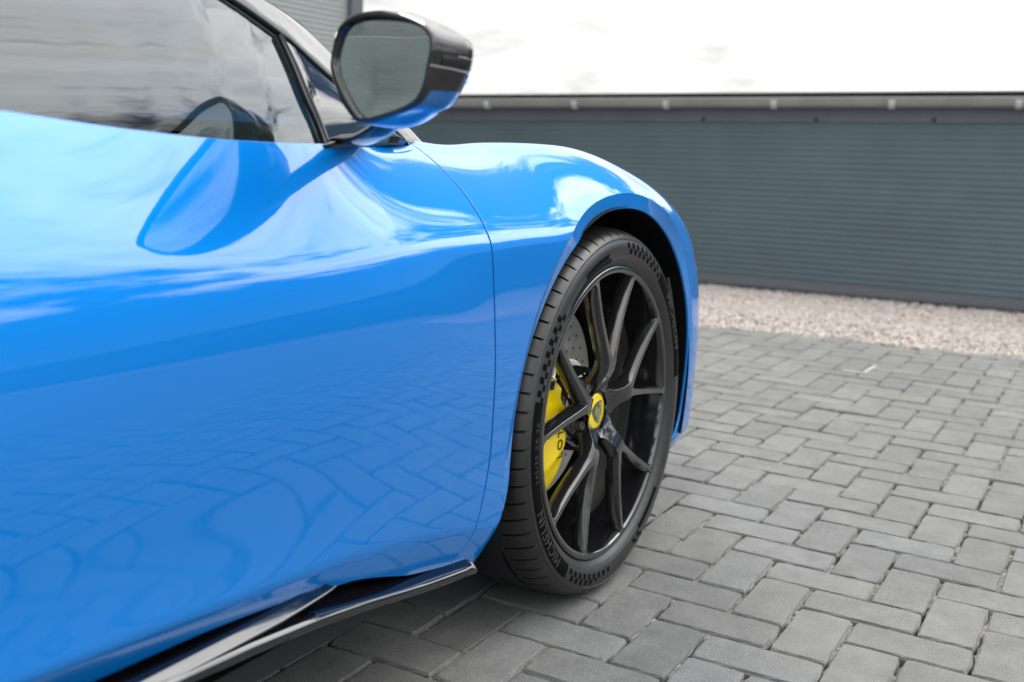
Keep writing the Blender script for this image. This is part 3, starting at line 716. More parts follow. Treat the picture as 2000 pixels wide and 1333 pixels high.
# gloss black quarter trim ahead of the post
rows = []
for u in np.linspace(0, 1, 26):
    xb, xt = -.729+(.729-.462)*u, -.7655+(.7655-.5160)*u; zb = float(np.interp(xb, BX, BZ))+.0005; zt = max(rail_z(xt)-.003, zb+.003)
    rows.append([(xb+(xt-xb)*q, gy(xb+(xt-xb)*q, zb+(zt-zb)*q)-.0035-.003*math.sin(math.pi*q), zb+(zt-zb)*q) for q in np.linspace(0, 1, 12)])
V, F = grid(np.array(rows)); tr_ = mesh('quarter_trim', V, F, M['black_gloss'], CAR); mirror_copy(tr_, CAR)
# belt seal under the trim
def beltseal():
    rows = []
    for x in np.linspace(-.748, -.500, 40):
        y = -float(np.interp(x, BX, [-b_[1] for b_ in BELT][::-1])); z_ = float(np.interp(x, BX, BZ)); k = np.clip((x+.748)/.02, 0, 1)
        rows.append([(x, y-.001, z_-.003), (x, y-.0022*k, z_-.001), (x, y-.0026*k, z_+.0025*k), (x, y-.001, z_+.0042*k), (x, y+.012, z_+.0046*k)])
    V, F = grid(np.array(rows)); return mesh('belt_seal', V, F, M['seal'], CAR)
o = beltseal(); mirror_copy(o, CAR)
# seal along the pillar, then the gloss pillar itself
lo = [(x, gy(x, z_)-.001, z_) for x, z_ in RAIL[::2]]
offs = []
for i, (x, z_) in enumerate(RAIL[::2]):
    t_ = RAIL[::2][min(i+1, 59)]-RAIL[::2][max(i-1, 0)]; t_ = t_/np.linalg.norm(t_); nrm = np.array([-t_[1], t_[0]]); nrm = nrm if nrm[0]*.5+nrm[1] > 0 else -nrm
    wd = .010 if x > -1.1 else .016
    offs.append((x+nrm[0]*wd, gy(x+nrm[0]*wd, z_+nrm[1]*wd)-.001, z_+nrm[1]*wd))
rows = []
for a, b_ in zip(lo, offs):
    a, b_ = np.array(a), np.array(b_)
    rows.append([a+(0, .006, 0), a+(0, -.004, 0), (a+b_)/2+(0, -.005, 0), b_+(0, -.003, 0), b_+(0, .006, 0)])
V, F = grid(np.array(rows)); o = mesh('pillar_seal', V, F, M['seal'], CAR); mirror_copy(o, CAR)
UP = [(-.222, -.652, .786), (-.240, -.655, .796), (-.300, -.66, .823), (-.355, -.665, .846), (-.425, -.67, .872), (-.495, -.675, .900), (-.528, -.68, .921), (-.610, -.69, .957), (-.675, -.69, .979), (-.735, -.68, 1.000), (-.86, -.65, 1.045), (-1.02, -.62, 1.098), (-1.22, -.59, 1.148), (-1.50, -.57, 1.178), (-1.80, -.57, 1.175), (-2.1, -.56, 1.13), (-2.4, -.56, 1.04)]
LOW = [(-.430, -.752, .790), (-.462, -.770, .797)]+[tuple(offs[i]) for i in range(0, 60, 4)]+[tuple(offs[-1])]
A = catmull(LOW, 80, False); B_ = catmull(UP, 80, False); rows = []
for a, b_ in zip(A, B_):
    row = []
    for q in np.linspace(0, 1, 12):
        p = a+(b_-a)*q; bl = .006*math.sin(math.pi*q**.8); row.append((p[0], p[1]-bl*.75, p[2]+bl*.8))
    p = b_; row.append((p[0]+.004, p[1]+.012, p[2]-.006)); rows.append(row)
V, F = grid(np.array(rows)); pil = mesh('a_pillar', V, F, M['black_gloss'], CAR); mirror_copy(pil, CAR)
# windscreen and roof
rows = []
for i, b_ in enumerate(B_[:48]):
    bow = .16*(1-i/60); rows.append([(b_[0]+bow*math.cos(math.pi*(q-.5)), b_[1]*(1-2*q), b_[2]+.03*math.cos(math.pi*(q-.5))-.003) for q in np.linspace(0, 1, 20)])
V, F = grid(np.array(rows)); mesh('windscreen', V, F, M['glass'], CAR)
rows = []
for i, b_ in enumerate(B_[47:]): rows.append([(b_[0]+.08*math.cos(math.pi*(q-.5)), b_[1]*(1-2*q), b_[2]+.035*math.cos(math.pi*(q-.5))) for q in np.linspace(0, 1, 20)])
V, F = grid(np.array(rows)); mesh('roof', V, F, M['black_gloss'], CAR)
# cabin
V, F = cat_([box((-1.15, 0, .36), (1.25, 1.5, .12)), box((-.50, 0, .66), (.30, 1.40, .22)), box((-1.95, 0, .70), (.06, 1.40, .75)), box((-1.2, -.745, .57), (1.25, .03, .42)), box((-1.2, .745, .57), (1.25, .03, .42))]); bevel(mesh('cabin_shell', V, F, M['cabin'], CAR, False), .02)
rows = []
for x in np.linspace(-.735, -.40, 12): rows.append([(x, -.775+.02, .775), (x, -.72, .800+.02*(x+.735)), (x, -.5, .815+.03*(x+.735)), (x, 0, .82+.03*(x+.735)), (x, .5, .815+.03*(x+.735)), (x, .75, .78)])
V, F = grid(np.array(rows)); mesh('dashboard_top', V, F, M['cabin'], CAR)
V, F = [], []
for yc in (-.36, .36):
    prof = []
    for z_, hw, xb in ((.45, .25, -1.30), (.60, .26, -1.36), (.78, .24, -1.42), (.88, .20, -1.46), (.94, .13, -1.49), (1.00, .12, -1.52), (1.06, .11, -1.54), (1.075, .08, -1.55)):
        prof.append([(xb+.05*math.cos(a)*(1 if math.cos(a) > 0 else 1.1), yc+hw*math.copysign(abs(math.sin(a))**.7, math.sin(a)), z_) for a in np.linspace(0, 2*math.pi, 20, endpoint=False)])
    v, f = grid(np.array(prof), closed_v=True); k = len(v); seat = mesh('seat_back', v, f+[tuple(range(k-20, k))], M['leather'], CAR)
    v, f = box((-1.08, yc, .46), (.50, .48, .12)); bevel(mesh('seat_cushion', v, f, M['leather'], CAR, False), .04, 3)
a = np.linspace(0, 2*math.pi, 40, endpoint=False); sw = np.stack([-.82+.10*np.sin(a)*.4, -.36+.175*np.cos(a), .62+.15*np.sin(a)], 1)
V, F = tube(np.vstack([sw, sw[:1]]), .014, 8); mesh('steering_wheel', V, F, M['cabin'], CAR)

# black side skirt: recess under the door, a ledge that starts below the door's middle, and the lower blade
SE = np.array([(-.375, .176), (-.42, .187), (-.464, .1955), (-.596, .213), (-.767, .238), (-.84, .248), (-.948, .258), (-1.044, .264), (-1.3, .268), (-1.8, .262), (-2.12, .25)])
se_z = lambda x: float(np.interp(x, SE[::-1, 0], SE[::-1, 1]))
rows = []
for x in np.r_[np.linspace(-.463, -1.15, 100), np.linspace(-1.17, -2.15, 24)]:
    ze = se_z(x); zb = float(bot_z(x)); th_ = np.clip((-.455-x)/.03, .3, 1)
    yb = -float(np.interp(x, [-1.25, -1.1, -.9, -.7, -.6, -.5, -.39], [.887, .892, .900, .898, .892, .891, .886]))
    rows.append([(x, yb+.035, zb+.014), (x, yb+.026, zb+.002), (x, yb+.022, zb-.012), (x, yb+.016, ze+min(.030, .55*(zb-ze))), (x, yb*.5-.925*.5+.016, ze+.0165),
                 (x, -.9065, ze+.0138), (x, -.9165, ze+.0113), (x, -.9225, ze+.0085*th_), (x, -.9255, ze+.0045*th_), (x, -.9250, ze-.001), (x, -.921, ze-.0045), (x, -.90, ze-.010), (x, -.84, ze-.022), (x, -.70, ze-.03)])
for r_ in rows:
    kk = np.clip((r_[0][0]+.86)/.26, 0, 1); kk = kk*kk*(3-2*kk)
    for i in range(4, len(r_)): r_[i] = (r_[i][0], r_[i][1]+.012*kk, r_[i][2]-.009*kk)
RS = np.array([catmull(r_, 46, False) for r_ in rows])
V, F = grid(RS); F = [f[::-1] for f in F]; n0 = len(V)
V = np.vstack([V, [RS[0].mean(0)+(.0, 0, 0)]]); F += [(i, i+1, n0) for i in range(45)]
led = []
for x in np.r_[np.linspace(-.806, -.90, 26), np.linspace(-.91, -2.15, 50)]:
    k = np.clip((-.806-x)/.03, .02, 1)**.6; zl = float(np.interp(x, [-1.1, -.962, -.901, -.858, -.816, -.806], [.2725, .2735, .2745, .2775, .2815, .2835])); zu = zl+float(np.interp(x, [-1.2, -.966, -.885, -.83, -.806], [.0095, .0090, .0070, .0038, .0012])); zu = min(zu, float(bot_z(x))+.004)
    led.append([(x, -.875, zu-.004), (x, -.893-.012*(1-k), zu), (x, -.9060, zu-.0003), (x, -.9085, zu-.0012), (x, -.9195, zl+.0012), (x, -.9215, zl), (x, -.9195, zl-.0022*k), (x, -.9100, zl-.0065*k), (x, -.895, zl-.009*k)])
ledge = np.array([catmull(r_, 30, False) for r_ in led]); LV, LF = grid(ledge); lo_ = mesh('skirt_ledge', LV, [f[::-1] for f in LF], M['black_gloss'], CAR); mirror_copy(lo_, CAR)
sk = mesh('side_skirt', V, F, M['black_gloss'], CAR); mirror_copy(sk, CAR)

# ------------------------------------------------------------------ door mirror
MIR0 = np.array([-.83, -.985, .88]); mn = np.array([-.95, .30, .03]); mn /= np.linalg.norm(mn); max_ = np.cross([0, 0, 1.], mn); max_ /= np.linalg.norm(max_); mup = np.cross(mn, max_)
# profile coordinates: a across (towards the tip is positive), b up, d forward
def ml(a, b_, d): return tuple(MIR0+a*max_+b_*mup-d*mn)
SGN = 1.0
glass_ab = [(-.0169, .0545), (-.0461, .0533), (-.0688, .0465), (-.0818, .0294), (-.0853, .011), (-.0716, -.0103), (-.0535, -.030), (-.0361, -.0429), (-.0222, -.046), (.0021, -.0424), (.0401, -.0344), (.0621, -.0257), (.073, -.0124), (.0791, .008), (.0825, .0245), (.0776, .0353), (.063, .0436), (.0328, .0504)]
rim_ab = [(-.0177, .0646), (-.0514, .0631), (-.0742, .0552), (-.0853, .0439), (-.0913, .027), (-.0934, .0058), (-.0835, -.0129), (-.0675, -.0328), (-.045, -.0483), (-.0284, -.0532), (.0026, -.0481), (.0447, -.0387), (.0704, -.0281), (.0819, -.0124), (.086, .0078), (.0894, .0243), (.0843, .0375), (.0676, .0476), (.0364, .0575), (.0108, .0622)]
tip_ab = [(-.0177, .0690), (-.0514, .0660), (-.0762, .0575), (-.0883, .045), (-.0943, .027), (-.0964, .0058), (-.087, -.0145), (-.071, -.0348), (-.048, -.0510), (-.030, -.0555), (.000, -.0520), (.036, -.0394), (.062, -.0305), (.0835, -.0110), (.0945, .0072), (.0991, .0192), (.096, .0325), (.0700, .0457), (.0285, .0590), (.005, .0655)]
ang_of = lambda p: math.atan2(p[1]-.006, p[0]+.005)
def polar_resample(pts, n=96):
    c = catmull(pts, 400, True); a = np.arctan2(c[:, 1]-.006, c[:, 0]+.0); r_ = np.hypot(c[:, 0], c[:, 1]-.006); o = np.argsort(a); a, r_ = a[o], r_[o]
    q = np.linspace(-math.pi, math.pi, n, endpoint=False); rr = np.interp(q, np.r_[a-2*np.pi, a, a+2*np.pi], np.r_[r_, r_, r_])
    return np.stack([rr*np.cos(q), rr*np.sin(q)+.006], 1)
gA, rA, tA = map(polar_resample, (glass_ab, rim_ab, tip_ab)); nM = 96
def scale_ab(A, sx, sy, ox, oy): return np.stack([(A[:, 0])*sx+ox, (A[:, 1]-.006)*sy+.006+oy], 1)
rings = [(gA*[1.004, 1.004], .010), (gA*[1.01, 1.01]+[0, 0], .001), (rA*.3+gA*.7, -.0015), (rA*.8+gA*.2, -.0012), (rA, .003), (rA*.6+tA*.4, .012), (tA*.9+rA*.1, .026), (tA, .042), (scale_ab(tA, .86, .97, -.0085, 0), .058), (scale_ab(tA, .74, .90, -.018, .001), .078), (scale_ab(tA, .58, .77, -.028, .002), .098), (scale_ab(tA, .40, .56, -.038, .003), .115), (scale_ab(tA, .20, .28, -.045, .004), .126), (scale_ab(tA, .02, .02, -.046, .004), .130)]
# densify along depth
RD = []
stack = np.array([[ml(a, b_, d) for a, b_ in A] for A, d in rings])
SH = np.stack([catmull(stack[:, k], 60, False) for k in range(nM)], 1)
loc = (SH-MIR0); LB_ = np.stack([loc@max_, loc@mup, -(loc@mn)], 2)
LBc = np.concatenate([LB_, LB_[:, :1]], 1); SHc = np.concatenate([SH, SH[:, :1]], 1)
A_, B2, D_ = LBc[:, :, 0], LBc[:, :, 1], LBc[:, :, 2]
lowf = np.minimum((-.0240-.10*(A_+.02)*(A_ < -.02)+.22*np.maximum(0, A_-.050)+.05*D_)-B2, D_-.006)
_du = np.gradient(SHc, axis=0); _dv = np.concatenate([SHc[:, 1:2]-SHc[:, -2:-1], SHc[:, 2:]-SHc[:, :-2], SHc[:, 1:2]-SHc[:, -2:-1]], 1); mN = np.cross(_du, _dv); mN /= np.linalg.norm(mN, axis=2)[:, :, None]+1e-12
_c = SH.reshape(-1, 3).mean(0)
if np.sum((SHc[20:50]-_c)*mN[20:50]) < 0: mN = -mN
MR = empty('door_mirror', tuple(MIR0), CAR)
def mpart(name, V, F, m, **k):
    V = np.asarray(V, float)-MIR0; return mesh(name, V, F, m, MR, **k)
SV = SH.reshape(-1, 3)
panel('mirror_housing', SHc-MIR0, mN, [-lowf], M['black_gloss'], MR, gap=.0003, depth=.003)
panel('lower_mirror_shell', SHc-MIR0, mN, [lowf-.0006], M['paint'], MR, gap=.0003, depth=.003)
V = [ml(a, b_, .004) for a, b_ in gA]+[ml(0, .006, .0032)]; mpart('mirror_glass', V, [(k, (k+1) % nM, nM) for k in range(nM)], M['mirror'])
# two bright lines and the lens between them, round the outer side
def shell_pt(b_, q):
    """point on the outer side at height b_, q from 0 (glass rim) to 1 (well forward)"""
    i = int(4+q*34); col = LB_[i]; pos = [(abs(col[k, 1]-b_), k) for k in range(nM) if col[k, 0] > 0]; k = min(pos)[1]
    k2 = k+1 if (col[(k+1) % nM, 1]-b_)*(col[k, 1]-b_) <= 0 else k-1; k2 %= nM
    u = (b_-col[k, 1])/((col[k2, 1]-col[k, 1]) or 1e-9); u = min(max(u, 0), 1); return col[k]*(1-u)+col[k2]*u
def band(name, b0, b1, m, q0, q1, lift, n=30):
    rows = []
    for q in np.linspace(q0, q1, n):
        row = []
        for b_ in np.linspace(b0, b1, 5):
            b2 = b_-.010*q
            p = shell_pt(b2, q); c = np.array([p[0]-0, p[1]-.006, 0]); c /= np.linalg.norm(c); e = lift*math.sin(math.pi*min(max((b_-b0)/(b1-b0), .06), .94))
            row.append(ml(p[0]+c[0]*e, p[1]+c[1]*e, p[2]))
        rows.append(row)
    V, F = grid(np.array(rows)); return mpart(name, V, F, m)
band('indicator_lens', .0075, .0185, M['lens'], .10, .95, .0016)
band('bright_line', .0185, .0198, M['chrome'], .22, .95, .0020); band('bright_line', .0060, .0075, M['chrome'], .02, .95, .0020)
# foot and stalk down to the quarter trim
st = [((-.777, -.965, .836), .026, .013), ((-.768, -.948, .826), .026, .012), ((-.742, -.912, .8165), .029, .0095), ((-.708, -.872, .8105), .035, .008), ((-.682, -.838, .809), .040, .007), ((-.67, -.815, .8085), .042, .006)]
rows = []
for p, wx, wz_ in st:
    rows.append([(p[0]+wx*math.cos(a), p[1]+.25*wx*math.cos(a)*.6, p[2]+wz_*math.sin(a)) for a in np.linspace(0, 2*math.pi, 28, endpoint=False)])
rows = np.array(rows); rows = np.stack([catmull(rows[:, k], 24, False) for k in range(28)], 1)
V, F = grid(rows, closed_v=True); mpart('mirror_stalk', V, F, M['black_gloss'])
MR2 = MR.copy(); link(MR2, CAR); MR2.location = (MIR0[0], -MIR0[1], MIR0[2]); MR2.scale = (1, -1, 1)
for ch in [c for c in MR.children]:
    c2 = ch.copy(); link(c2, MR2)

# ------------------------------------------------------------------ wheel (local: x forward, z up, outward = -y, rim face plane at y = 0)
def wheel_build():
    W = empty('wheel', (0, -.905, .336), CAR); W.rotation_euler = (R(-1.55), 0, 0)
    lathe = lambda prof, n: np.array([[(r_*math.cos(a), -o, r_*math.sin(a)) for r_, o in prof] for a in np.linspace(0, 2*math.pi, n, endpoint=False)])
    # tyre: angular columns follow the shoulder grooves
    prof = [(.2585, -.020), (.262, -.012), (.2665, -.006), (.270, -.0035), (.2735, -.001), (.277, .0022), (.283, .0060), (.290, .0086), (.297, .0098), (.304, .0096), (.3105, .0082), (.316, .0058), (.3165, .0062), (.3185, .0058), (.319, .0046), (.3225, .0020), (.3262, -.0020), (.3295, -.0070), (.3320, -.0125), (.3340, -.0185), (.3355, -.025), (.3368, -.033), (.3378, -.042), (.3385, -.050), (.339, -.056), (.339, -.0575), (.332, -.0585), (.332, -.0655), (.3395, -.0665), (.3395, -.068), (.3399, -.085), (.340, -.103), (.3335, -.105), (.3335, -.113), (.340, -.115)]
    prof = prof+[(r_, -.22-o) for r_, o in prof[::-1][1:]] if False else prof+[(.3399, -.135), (.3395, -.152), (.333, -.154), (.333, -.161), (.339, -.163), (.338, -.18), (.335, -.198), (.329, -.212), (.318, -.226), (.300, -.233), (.28, -.229), (.265, -.216), (.2585, -.205)]
    NP = 68; per = 2*math.pi/NP; rows = []
    sub = (0, .30, .62, .84, .885, .935, .98)
    for k in range(NP):
        for q in sub:
            row = []
            for r_, o in prof:
                sh = 0.0
                if o < -.004 and r_ > .30: u = (-.004-o)/.055; sh = .020*min(u, 1.4)**1.6
                dr = 0
                if q in (.885, .935) and r_ > .3215 and o > -.0570: dr = -.0062*min(1, max(0, (.0035-o)/.010))
                if q in (.885, .935) and -.155 > o > -.200 and r_ > .33: dr = -.005
                a = (k+q)*per+sh; rr = r_+dr
                x, y, z = rr*math.cos(a), -o, rr*math.sin(a)
                row.append((x, y, z))
            rows.append(row)
    P = np.array(rows)
    # the contact patch is pressed flat
    low_ = P[:, :, 2] < -.3335; press = np.clip(-.300-P[:, :, 2], 0, .04)
    P[:, :, 1] += press*.20*(np.clip((P[:, :, 1]-.195)/.03, 0, 1)-np.clip((.018-P[:, :, 1])/.03, 0, 1)); P[:, :, 2] = np.where(low_, -.3335+(P[:, :, 2]+.3335)*.10, P[:, :, 2])
    V, F = grid(P, closed_u=True); sharp(mesh('tyre', V, F, M['rubber'], W), 38)
    # rim barrel and lip
    prof = [(.2600, -.022), (.2675, -.010), (.2690, -.004), (.2682, -.0008), (.2655, .0008), (.2590, .0004), (.2568, -.0012), (.2556, -.0045), (.2545, -.012), (.2520, -.026), (.2478, -.046), (.2440, -.070), (.2415, -.10), (.2400, -.150), (.2420, -.195), (.2500, -.205), (.2600, -.207)]
    V, F = grid(lathe(prof, 160), closed_u=True); sharp(mesh('rim', V, F, M['rim_black'], W), 40)
    # hub plate
    prof = [(.0005, -.050), (.030, -.050), (.0335, -.050), (.0335, -.031), (.0345, -.0285), (.037, -.0285), (.040, -.031), (.046, -.041), (.072, -.047), (.078, -.055), (.080, -.085)]
    V, F = grid(lathe(prof, 90), closed_u=True); sharp(mesh('hub_plate', V, F, M['rim_black'], W), 40)
    # one spoke: a Y of two arms
    def pol(r_, d): return (r_*math.cos(R(d)), r_*math.sin(R(d)))
    C0, C1 = np.array([.1045, .0100]), np.array([.2478, .0800]); dv = (C1-C0)/np.linalg.norm(C1-C0); nv_ = np.array([-dv[1], dv[0]])
    qs = (.0, .10, .25, .5, .75, .93); ow = [.0066, .0060, .0052, .0047, .0046, .0048]
    arm_o = [tuple(C0+(C1-C0)*q+nv_*w_) for q, w_ in zip(qs, ow)]; arm_i = [tuple(C0+(C1-C0)*q-nv_*w_) for q, w_ in zip(qs, ow)]
    O = [pol(.0400, 36), (.0440, .0250), (.0520, .0185), (.0640, .0148), (.0780, .0142), (.0920, .0150)]+arm_o+[pol(.2555, 19.6), pol(.2600, 21.5)]
    I = [(.0400, .0), (.0440, 0), (.0520, 0), (.0640, 0), (.0780, 0), (.0920, 0), (.1030, 0)]+arm_i[1:]+[pol(.2555, 16.4), pol(.2602, 15.0)]
    nO = len(O); nfork = 6
    def front_z(x, y):
        r_ = math.hypot(x, y); return -.026*max(0, min(1, (.088-r_)/.045))**1.4-.003*math.sin(math.pi*max(0, min(1, (r_-.10)/.15)))
    bm = bmesh.new(); cache = {}
    def vtx(x, y, o): 
        key = (round(x, 6), round(y, 6), round(o, 6))
        if key not in cache: cache[key] = bm.verts.new((x, -o, y))
        return cache[key]
    def face(*v):
        v = [q for i, q in enumerate(v) if q is not v[i-1]]
        if len(set(v)) > 2:
            try: bm.faces.new(v)
            except ValueError: pass
    # side walls drop from the face outline, widening a little towards the back
    def offs(pts, sgn):
        p = np.array(pts); t_ = np.gradient(p, axis=0); t_ /= np.linalg.norm(t_, axis=1)[:, None]; return np.stack([-t_[:, 1], t_[:, 0]], 1)*sgn
    lay = ((0, 0), (.0026, -.0075), (.0050, -.016), (.0056, -.022), (.0030, -.027))
    for sg in (1, -1):
        for pts, sg2 in ((O, 1), (I[nfork:], -1)):
            nrm = offs(pts, sg2); 
            if pts is not O: nrm[0] = (1, 0)
            prev = None
            for li, (off, dz) in enumerate(lay):
                row = []
                for (x, y), n_ in zip(pts, nrm):
                    r_ = math.hypot(x, y); k_ = min(1, max(0, (.262-r_)/.02)); hub_ = min(1, max(0, (.10-r_)/.05)); ex = x+n_[0]*off*k_; ey = y+n_[1]*off*k_
                    if pts is O and x < .05: ex, ey = x, y
                    if pts is not O and (x, y) == tuple(I[nfork]): ey = 0; ex = x+off*1.2
                    row.append((ex, ey*sg, front_z(x, y)+dz*(1+.35*hub_-.12*(1-k_))))
                if prev is not None:
                    for i in range(len(pts)-1): face(vtx(*prev[i]), vtx(*prev[i+1]), vtx(*row[i+1]), vtx(*row[i]))
                prev = row
        for i in range(nO-1):
            a_, b_, c_, d_ = O[i], O[i+1], I[i+1], I[i]
            face(*[vtx(x, y*sg, front_z(x, y)) for x, y in (a_, b_, c_, d_)])
    bmesh.ops.remove_doubles(bm, verts=bm.verts, dist=1e-6); bmesh.ops.recalc_face_normals(bm, faces=bm.faces)
    me = bpy.data.meshes.new('spoke'); bm.to_mesh(me); bm.free(); me.materials.append(M['rim_black'])
    for k in range(5):
        o = bpy.data.objects.new('spoke', me); link(o, W); o.rotation_euler = (0, -R(89+72*k), 0)
        bevel(o, .0008, 2, 28)
        for p in me.polygons: p.use_smooth = True
        md = o.modifiers.new('wn', 'WEIGHTED_NORMAL'); md.keep_sharp = True
    # lug nuts between the spokes
    for k in range(5):
        a = R(89+36+72*k); cx, cz = .057*math.cos(a), .057*math.sin(a); rows = []
        for r_, o in ((.0135, -.046), (.0135, -.044), (.0098, -.0435), (.0098, -.030), (.0085, -.0285), (.0060, -.0285), (.0055, -.031), (.0005, -.031)):
            rows.append([(cx+r_*math.cos(b_)*(1 if r_ > .0098 or r_ < .008 else 1), -o, cz+r_*math.sin(b_)) for b_ in np.linspace(0, 2*math.pi, 6 if .008 < r_ < .0099 else 6, endpoint=False)])
        V, F = grid(np.array(rows), closed_v=True); bevel(mesh('lug_nut', V, F, M['nut'], W, False), .0008, 2)
    # centre cap with its badge
    prof = [(.0330, -.036), (.0330, -.0305), (.0322, -.0292), (.0305, -.0285), (.015, -.0278), (.0003, -.0275)]
    V, F = grid(lathe(prof, 64), closed_u=True); sharp(mesh('centre_cap', V, F, M['cap_yellow'], W), 40)
    BR = R(76)                                   # the badge stands turned with the wheel
    def bp(u, v, o): return (u*math.cos(BR)-v*math.sin(BR), -o, u*math.sin(BR)+v*math.cos(BR))
    tri = []
    for c0, c1 in (((-.0215, .0125), (0, -.0225)), ((0, -.0225), (.0215, .0125)), ((.0215, .0125), (-.0215, .0125))):
        mid = ((c0[0]+c1[0])/2, (c0[1]+c1[1])/2); l_ = math.hypot(*mid)
        for q in np.linspace(0, 1, 10, endpoint=False):
            x, y = c0[0]+(c1[0]-c0[0])*q, c0[1]+(c1[1]-c0[1])*q; b_ = .0052*math.sin(math.pi*q); tri.append((x+mid[0]/l_*b_, y+mid[1]/l_*b_))
    tri = [(x, -y) for x, y in tri]; nt_ = len(tri)
    V = [bp(x, y, -.0268) for x, y in tri]+[bp(x, y, -.029) for x, y in tri]; F = [tuple(range(nt_))]+[(i, (i+1) % nt_, nt_+(i+1) % nt_, nt_+i) for i in range(nt_)]
    mesh('cap_badge', V, F, M['cap_green'], W, False)
    V, F = text_mesh('LOTUS', .0112, .0002, spacing=1.05); V = np.array(V)
    x, y = V[:, 0], V[:, 1]; rad = .034; V2 = [bp(float((rad+b_)*math.sin(a/rad)), float(-(.0085)-(-(rad)+ (rad+b_)*math.cos(a/rad))*-1*-1+0) if False else float(-.0085-.0+ (b_)+.0) , -.0264+float(c_)) for a, b_, c_ in V]
    mesh('cap_lettering', V2, F, M['cap_letter'], W, False)
    V, F = text_mesh('ACBC', .0085, .0002, spacing=.62); mesh('cap_monogram', [bp(float(a), float(b_)+.0035, -.0264+float(c_)) for a, b_, c_ in V], F, M['cap_letter'], W, False)
    # sidewall markings, proud of the rubber by half a millimetre
    pr_, po = zip(*[(.270, -.0035), (.2735, -.001), (.277, .0022), (.283, .0060), (.290, .0086), (.297, .0098), (.304, .0096), (.3105, .0082), (.316, .0058), (.3185, .0058), (.3225, .0020)])
    so_ = lambda r_: float(np.interp(r_, pr_, po))
    def side(r_, a, lift): return (r_*math.cos(a), -(so_(r_)+lift), r_*math.sin(a))
    def arc_text(name, txt, size, r0, a0, m, spacing=1.0, stretch=1.0, lift=.0006):
        V, F = text_mesh(txt, size, .0003, spacing=spacing); mesh(name, [side(r0+float(v[1]), a0-float(v[0])*stretch/r0, lift+float(v[2])) for v in V], F, m, W, False)
    # darker bands carrying the words
    def band_(a0, a1, r0, r1, m, name, lift=.0003):
        rows = [[side(r_, a, lift) for r_ in np.linspace(r0, r1, 6)] for a in np.linspace(R(a0), R(a1), max(3, int(abs(a1-a0)*1.2)))]
        V, F = grid(np.array(rows)); mesh(name, V, F, m, W)
    band_(165.5, 234, .2885, .3135, M['rubber_dark'], 'sidewall_band'); band_(4, 52, .2885, .3135, M['rubber_dark'], 'sidewall_band')
    arc_text('tyre_lettering', 'MICHELIN', .0255, .3010, R(213.5), M['rubber_light'], 1.12, 1.08)
    arc_text('tyre_lettering', '245/35 ZR 20', .0118, .3000, R(181.5), M['rubber_light'], 1.25, 1.25)
    arc_text('tyre_lettering', 'MICHELIN', .0255, .3010, R(28), M['rubber_light'], 1.12, 1.08)
    for a0, a1, r0, r1 in ((97, 131, .2800, .2885), (100, 118, .2905, .2990), (-62, -42, .2840, .2930)): band_(a0, a1, r0, r1, M['rubber_dark'], 'moulded_panel', .0004)
    parts = []; 
    def checks(a0, a1, st_):
        k = 0; a = a0
        while a < a1:
            for row in (0, 1):
                if (k+row) % 2 == 0:
                    r0 = .2915+row*.0105; rows = [[side(r_, R(x), .0004) for r_ in np.linspace(r0, r0+.0100, 3)] for x in (a, a+st_/2, a+st_)]; parts.append(grid(np.array(rows)))
            k += 1; a += st_
    checks(136, 165, 2.0); checks(53, 84, 2.0); checks(236, 272, 2.0); checks(291, 298, 2.0)
    V, F = cat_(parts); mesh('checker_marking', V, F, M['rubber_dark'], W)['kind'] = 'stuff'
    # moulded rings
    for r_ in (.2845, .3148):
        V, F = grid(np.array([[side(r_+d_, a, l_) for d_, l_ in ((-.0005, 0), (-.0002, .0005), (.0002, .0005), (.0005, 0))] for a in np.linspace(0, 2*math.pi, 200, endpoint=False)]), closed_u=True); mesh('sidewall_ring', V, F, M['rubber_light'] if r_ < .29 else M['rubber'], W)
    return W
W = wheel_build()
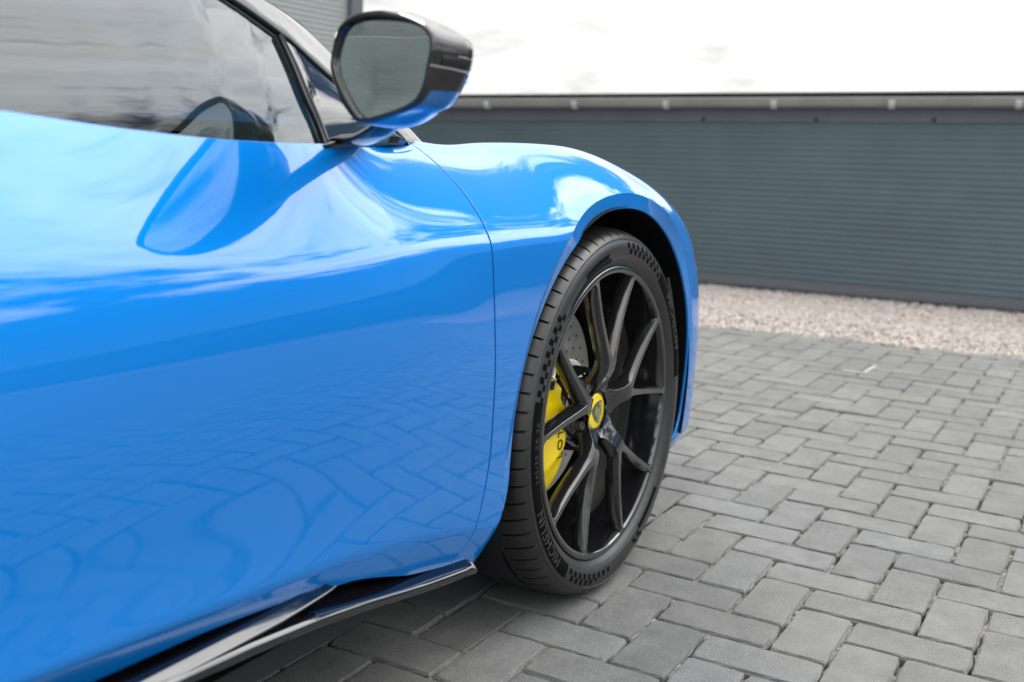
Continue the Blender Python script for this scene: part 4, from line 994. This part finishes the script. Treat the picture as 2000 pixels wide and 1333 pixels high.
# brake disc and caliper, fixed to the car behind the wheel
def brake():
    D = empty('brake', (0, -.770, .336), CAR)
    n = 120; prof = [(.010, .046), (.084, .046), (.087, .043), (.089, .004), (.095, .002), (.098, .0), (.184, .0), (.1855, -.0015), (.1855, -.028), (.10, -.030)]
    V, F = grid(np.array([[(r_*math.cos(a), -o, r_*math.sin(a)) for r_, o in prof[5:]] for a in np.linspace(0, 2*math.pi, n, endpoint=False)]), closed_u=True); sharp(mesh('brake_disc', V, F, M['disc'], D), 35)
    V, F = grid(np.array([[(r_*math.cos(a), -o, r_*math.sin(a)) for r_, o in prof[:6]] for a in np.linspace(0, 2*math.pi, n, endpoint=False)]), closed_u=True); sharp(mesh('disc_bell', V, F, M['alu'], D), 35)
    parts = []
    for k in range(30):
        for j, r_ in enumerate((.115, .137, .160)):
            a = 2*math.pi*(k+j*.33)/30; c = (r_*math.cos(a), r_*math.sin(a)); ring = [(c[0]+.0032*math.cos(b_), -.0004, c[1]+.0032*math.sin(b_)) for b_ in np.linspace(0, 2*math.pi, 10, endpoint=False)]
            parts.append((ring, [tuple(range(10))]))
    V, F = cat_(parts); mesh('drilled_holes', V, F, M['ink'], D, False)
    # caliper: lofted block with two piston bulges, following the disc's rear edge
    rows = []
    for q in np.linspace(0, 1, 60):
        a = R(145+q*88); endk = min(1, q/.07, (1-q)/.11)**.5 if 0 < q < 1 else .02
        bul = math.exp(-((q-.33)/.11)**2)+math.exp(-((q-.63)/.12)**2)
        ri = .101-.022*bul*endk+.030*(1-endk); ro = .196-.004*(1-endk); of_ = .078+.014*min(1, bul+.45)*endk; ob = .018
        ring = []
        for j in range(28):
            t_ = 2*math.pi*j/28; cx, cy = math.cos(t_), math.sin(t_); ex_ = .42
            u = math.copysign(abs(cx)**ex_, cx); v = math.copysign(abs(cy)**ex_, cy)
            r_ = (ri+ro)/2+(ro-ri)/2*u*max(endk, .25); o = (of_+ob)/2+(of_-ob)/2*v*(.5+.5*endk)
            if v > 0 and u > .2: o -= .010*(u-.2)
            ring.append((r_*math.cos(a), -o, r_*math.sin(a)))
        rows.append(ring)
    V, F = grid(np.array(rows), closed_v=True); k = len(V); F += [tuple(range(28))[::-1], tuple(range(k-28, k))]
    mesh('caliper', V, F, M['yellow'], D)
    V, F = text_mesh('LOTUS', .026, .0003, spacing=1.22); V = [(-.1130-float(y)*1.0, -.0932-float(z), float(x)-.022) for x, y, z in V]
    mesh('caliper_lettering', V, F, M['ink'], D, False)
    V, F = tube([(-.118, -.088, .078), (-.118, -.0885, .106)], [.0095, .0075], 10); mesh('bleed_screw_cap', V, F, M['black_matte'], D)
    V, F = tube([(-.142, -.084, .062), (-.142, -.085, .076)], .005, 10); mesh('caliper_bolt', V, F, M['black_matte'], D)
    V, F = box((.0, .04, 0), (.10, .10, .12)); bevel(mesh('hub_carrier', V, F, M['black_matte'], D, False), .02)
    return D
BRK = brake()
def dup(o, parent, loc, sc_=(1, 1, 1)):
    c = o.copy(); link(c, parent); c.location = loc; c.scale = sc_
    for ch in o.children:
        d = ch.copy(); link(d, c)
    return c
for loc, s_ in (((0, .905, .336), -1), ((-2.575, -.915, .336), 1), ((-2.575, .915, .336), -1)):
    c = dup(W, CAR, loc, (1, s_, 1)); c.rotation_euler = (R(-1.55)*s_, 0, 0)
    dup(BRK, CAR, (loc[0], loc[1]-(.135 if s_ < 0 else -.135), .336), (1, s_, 1))
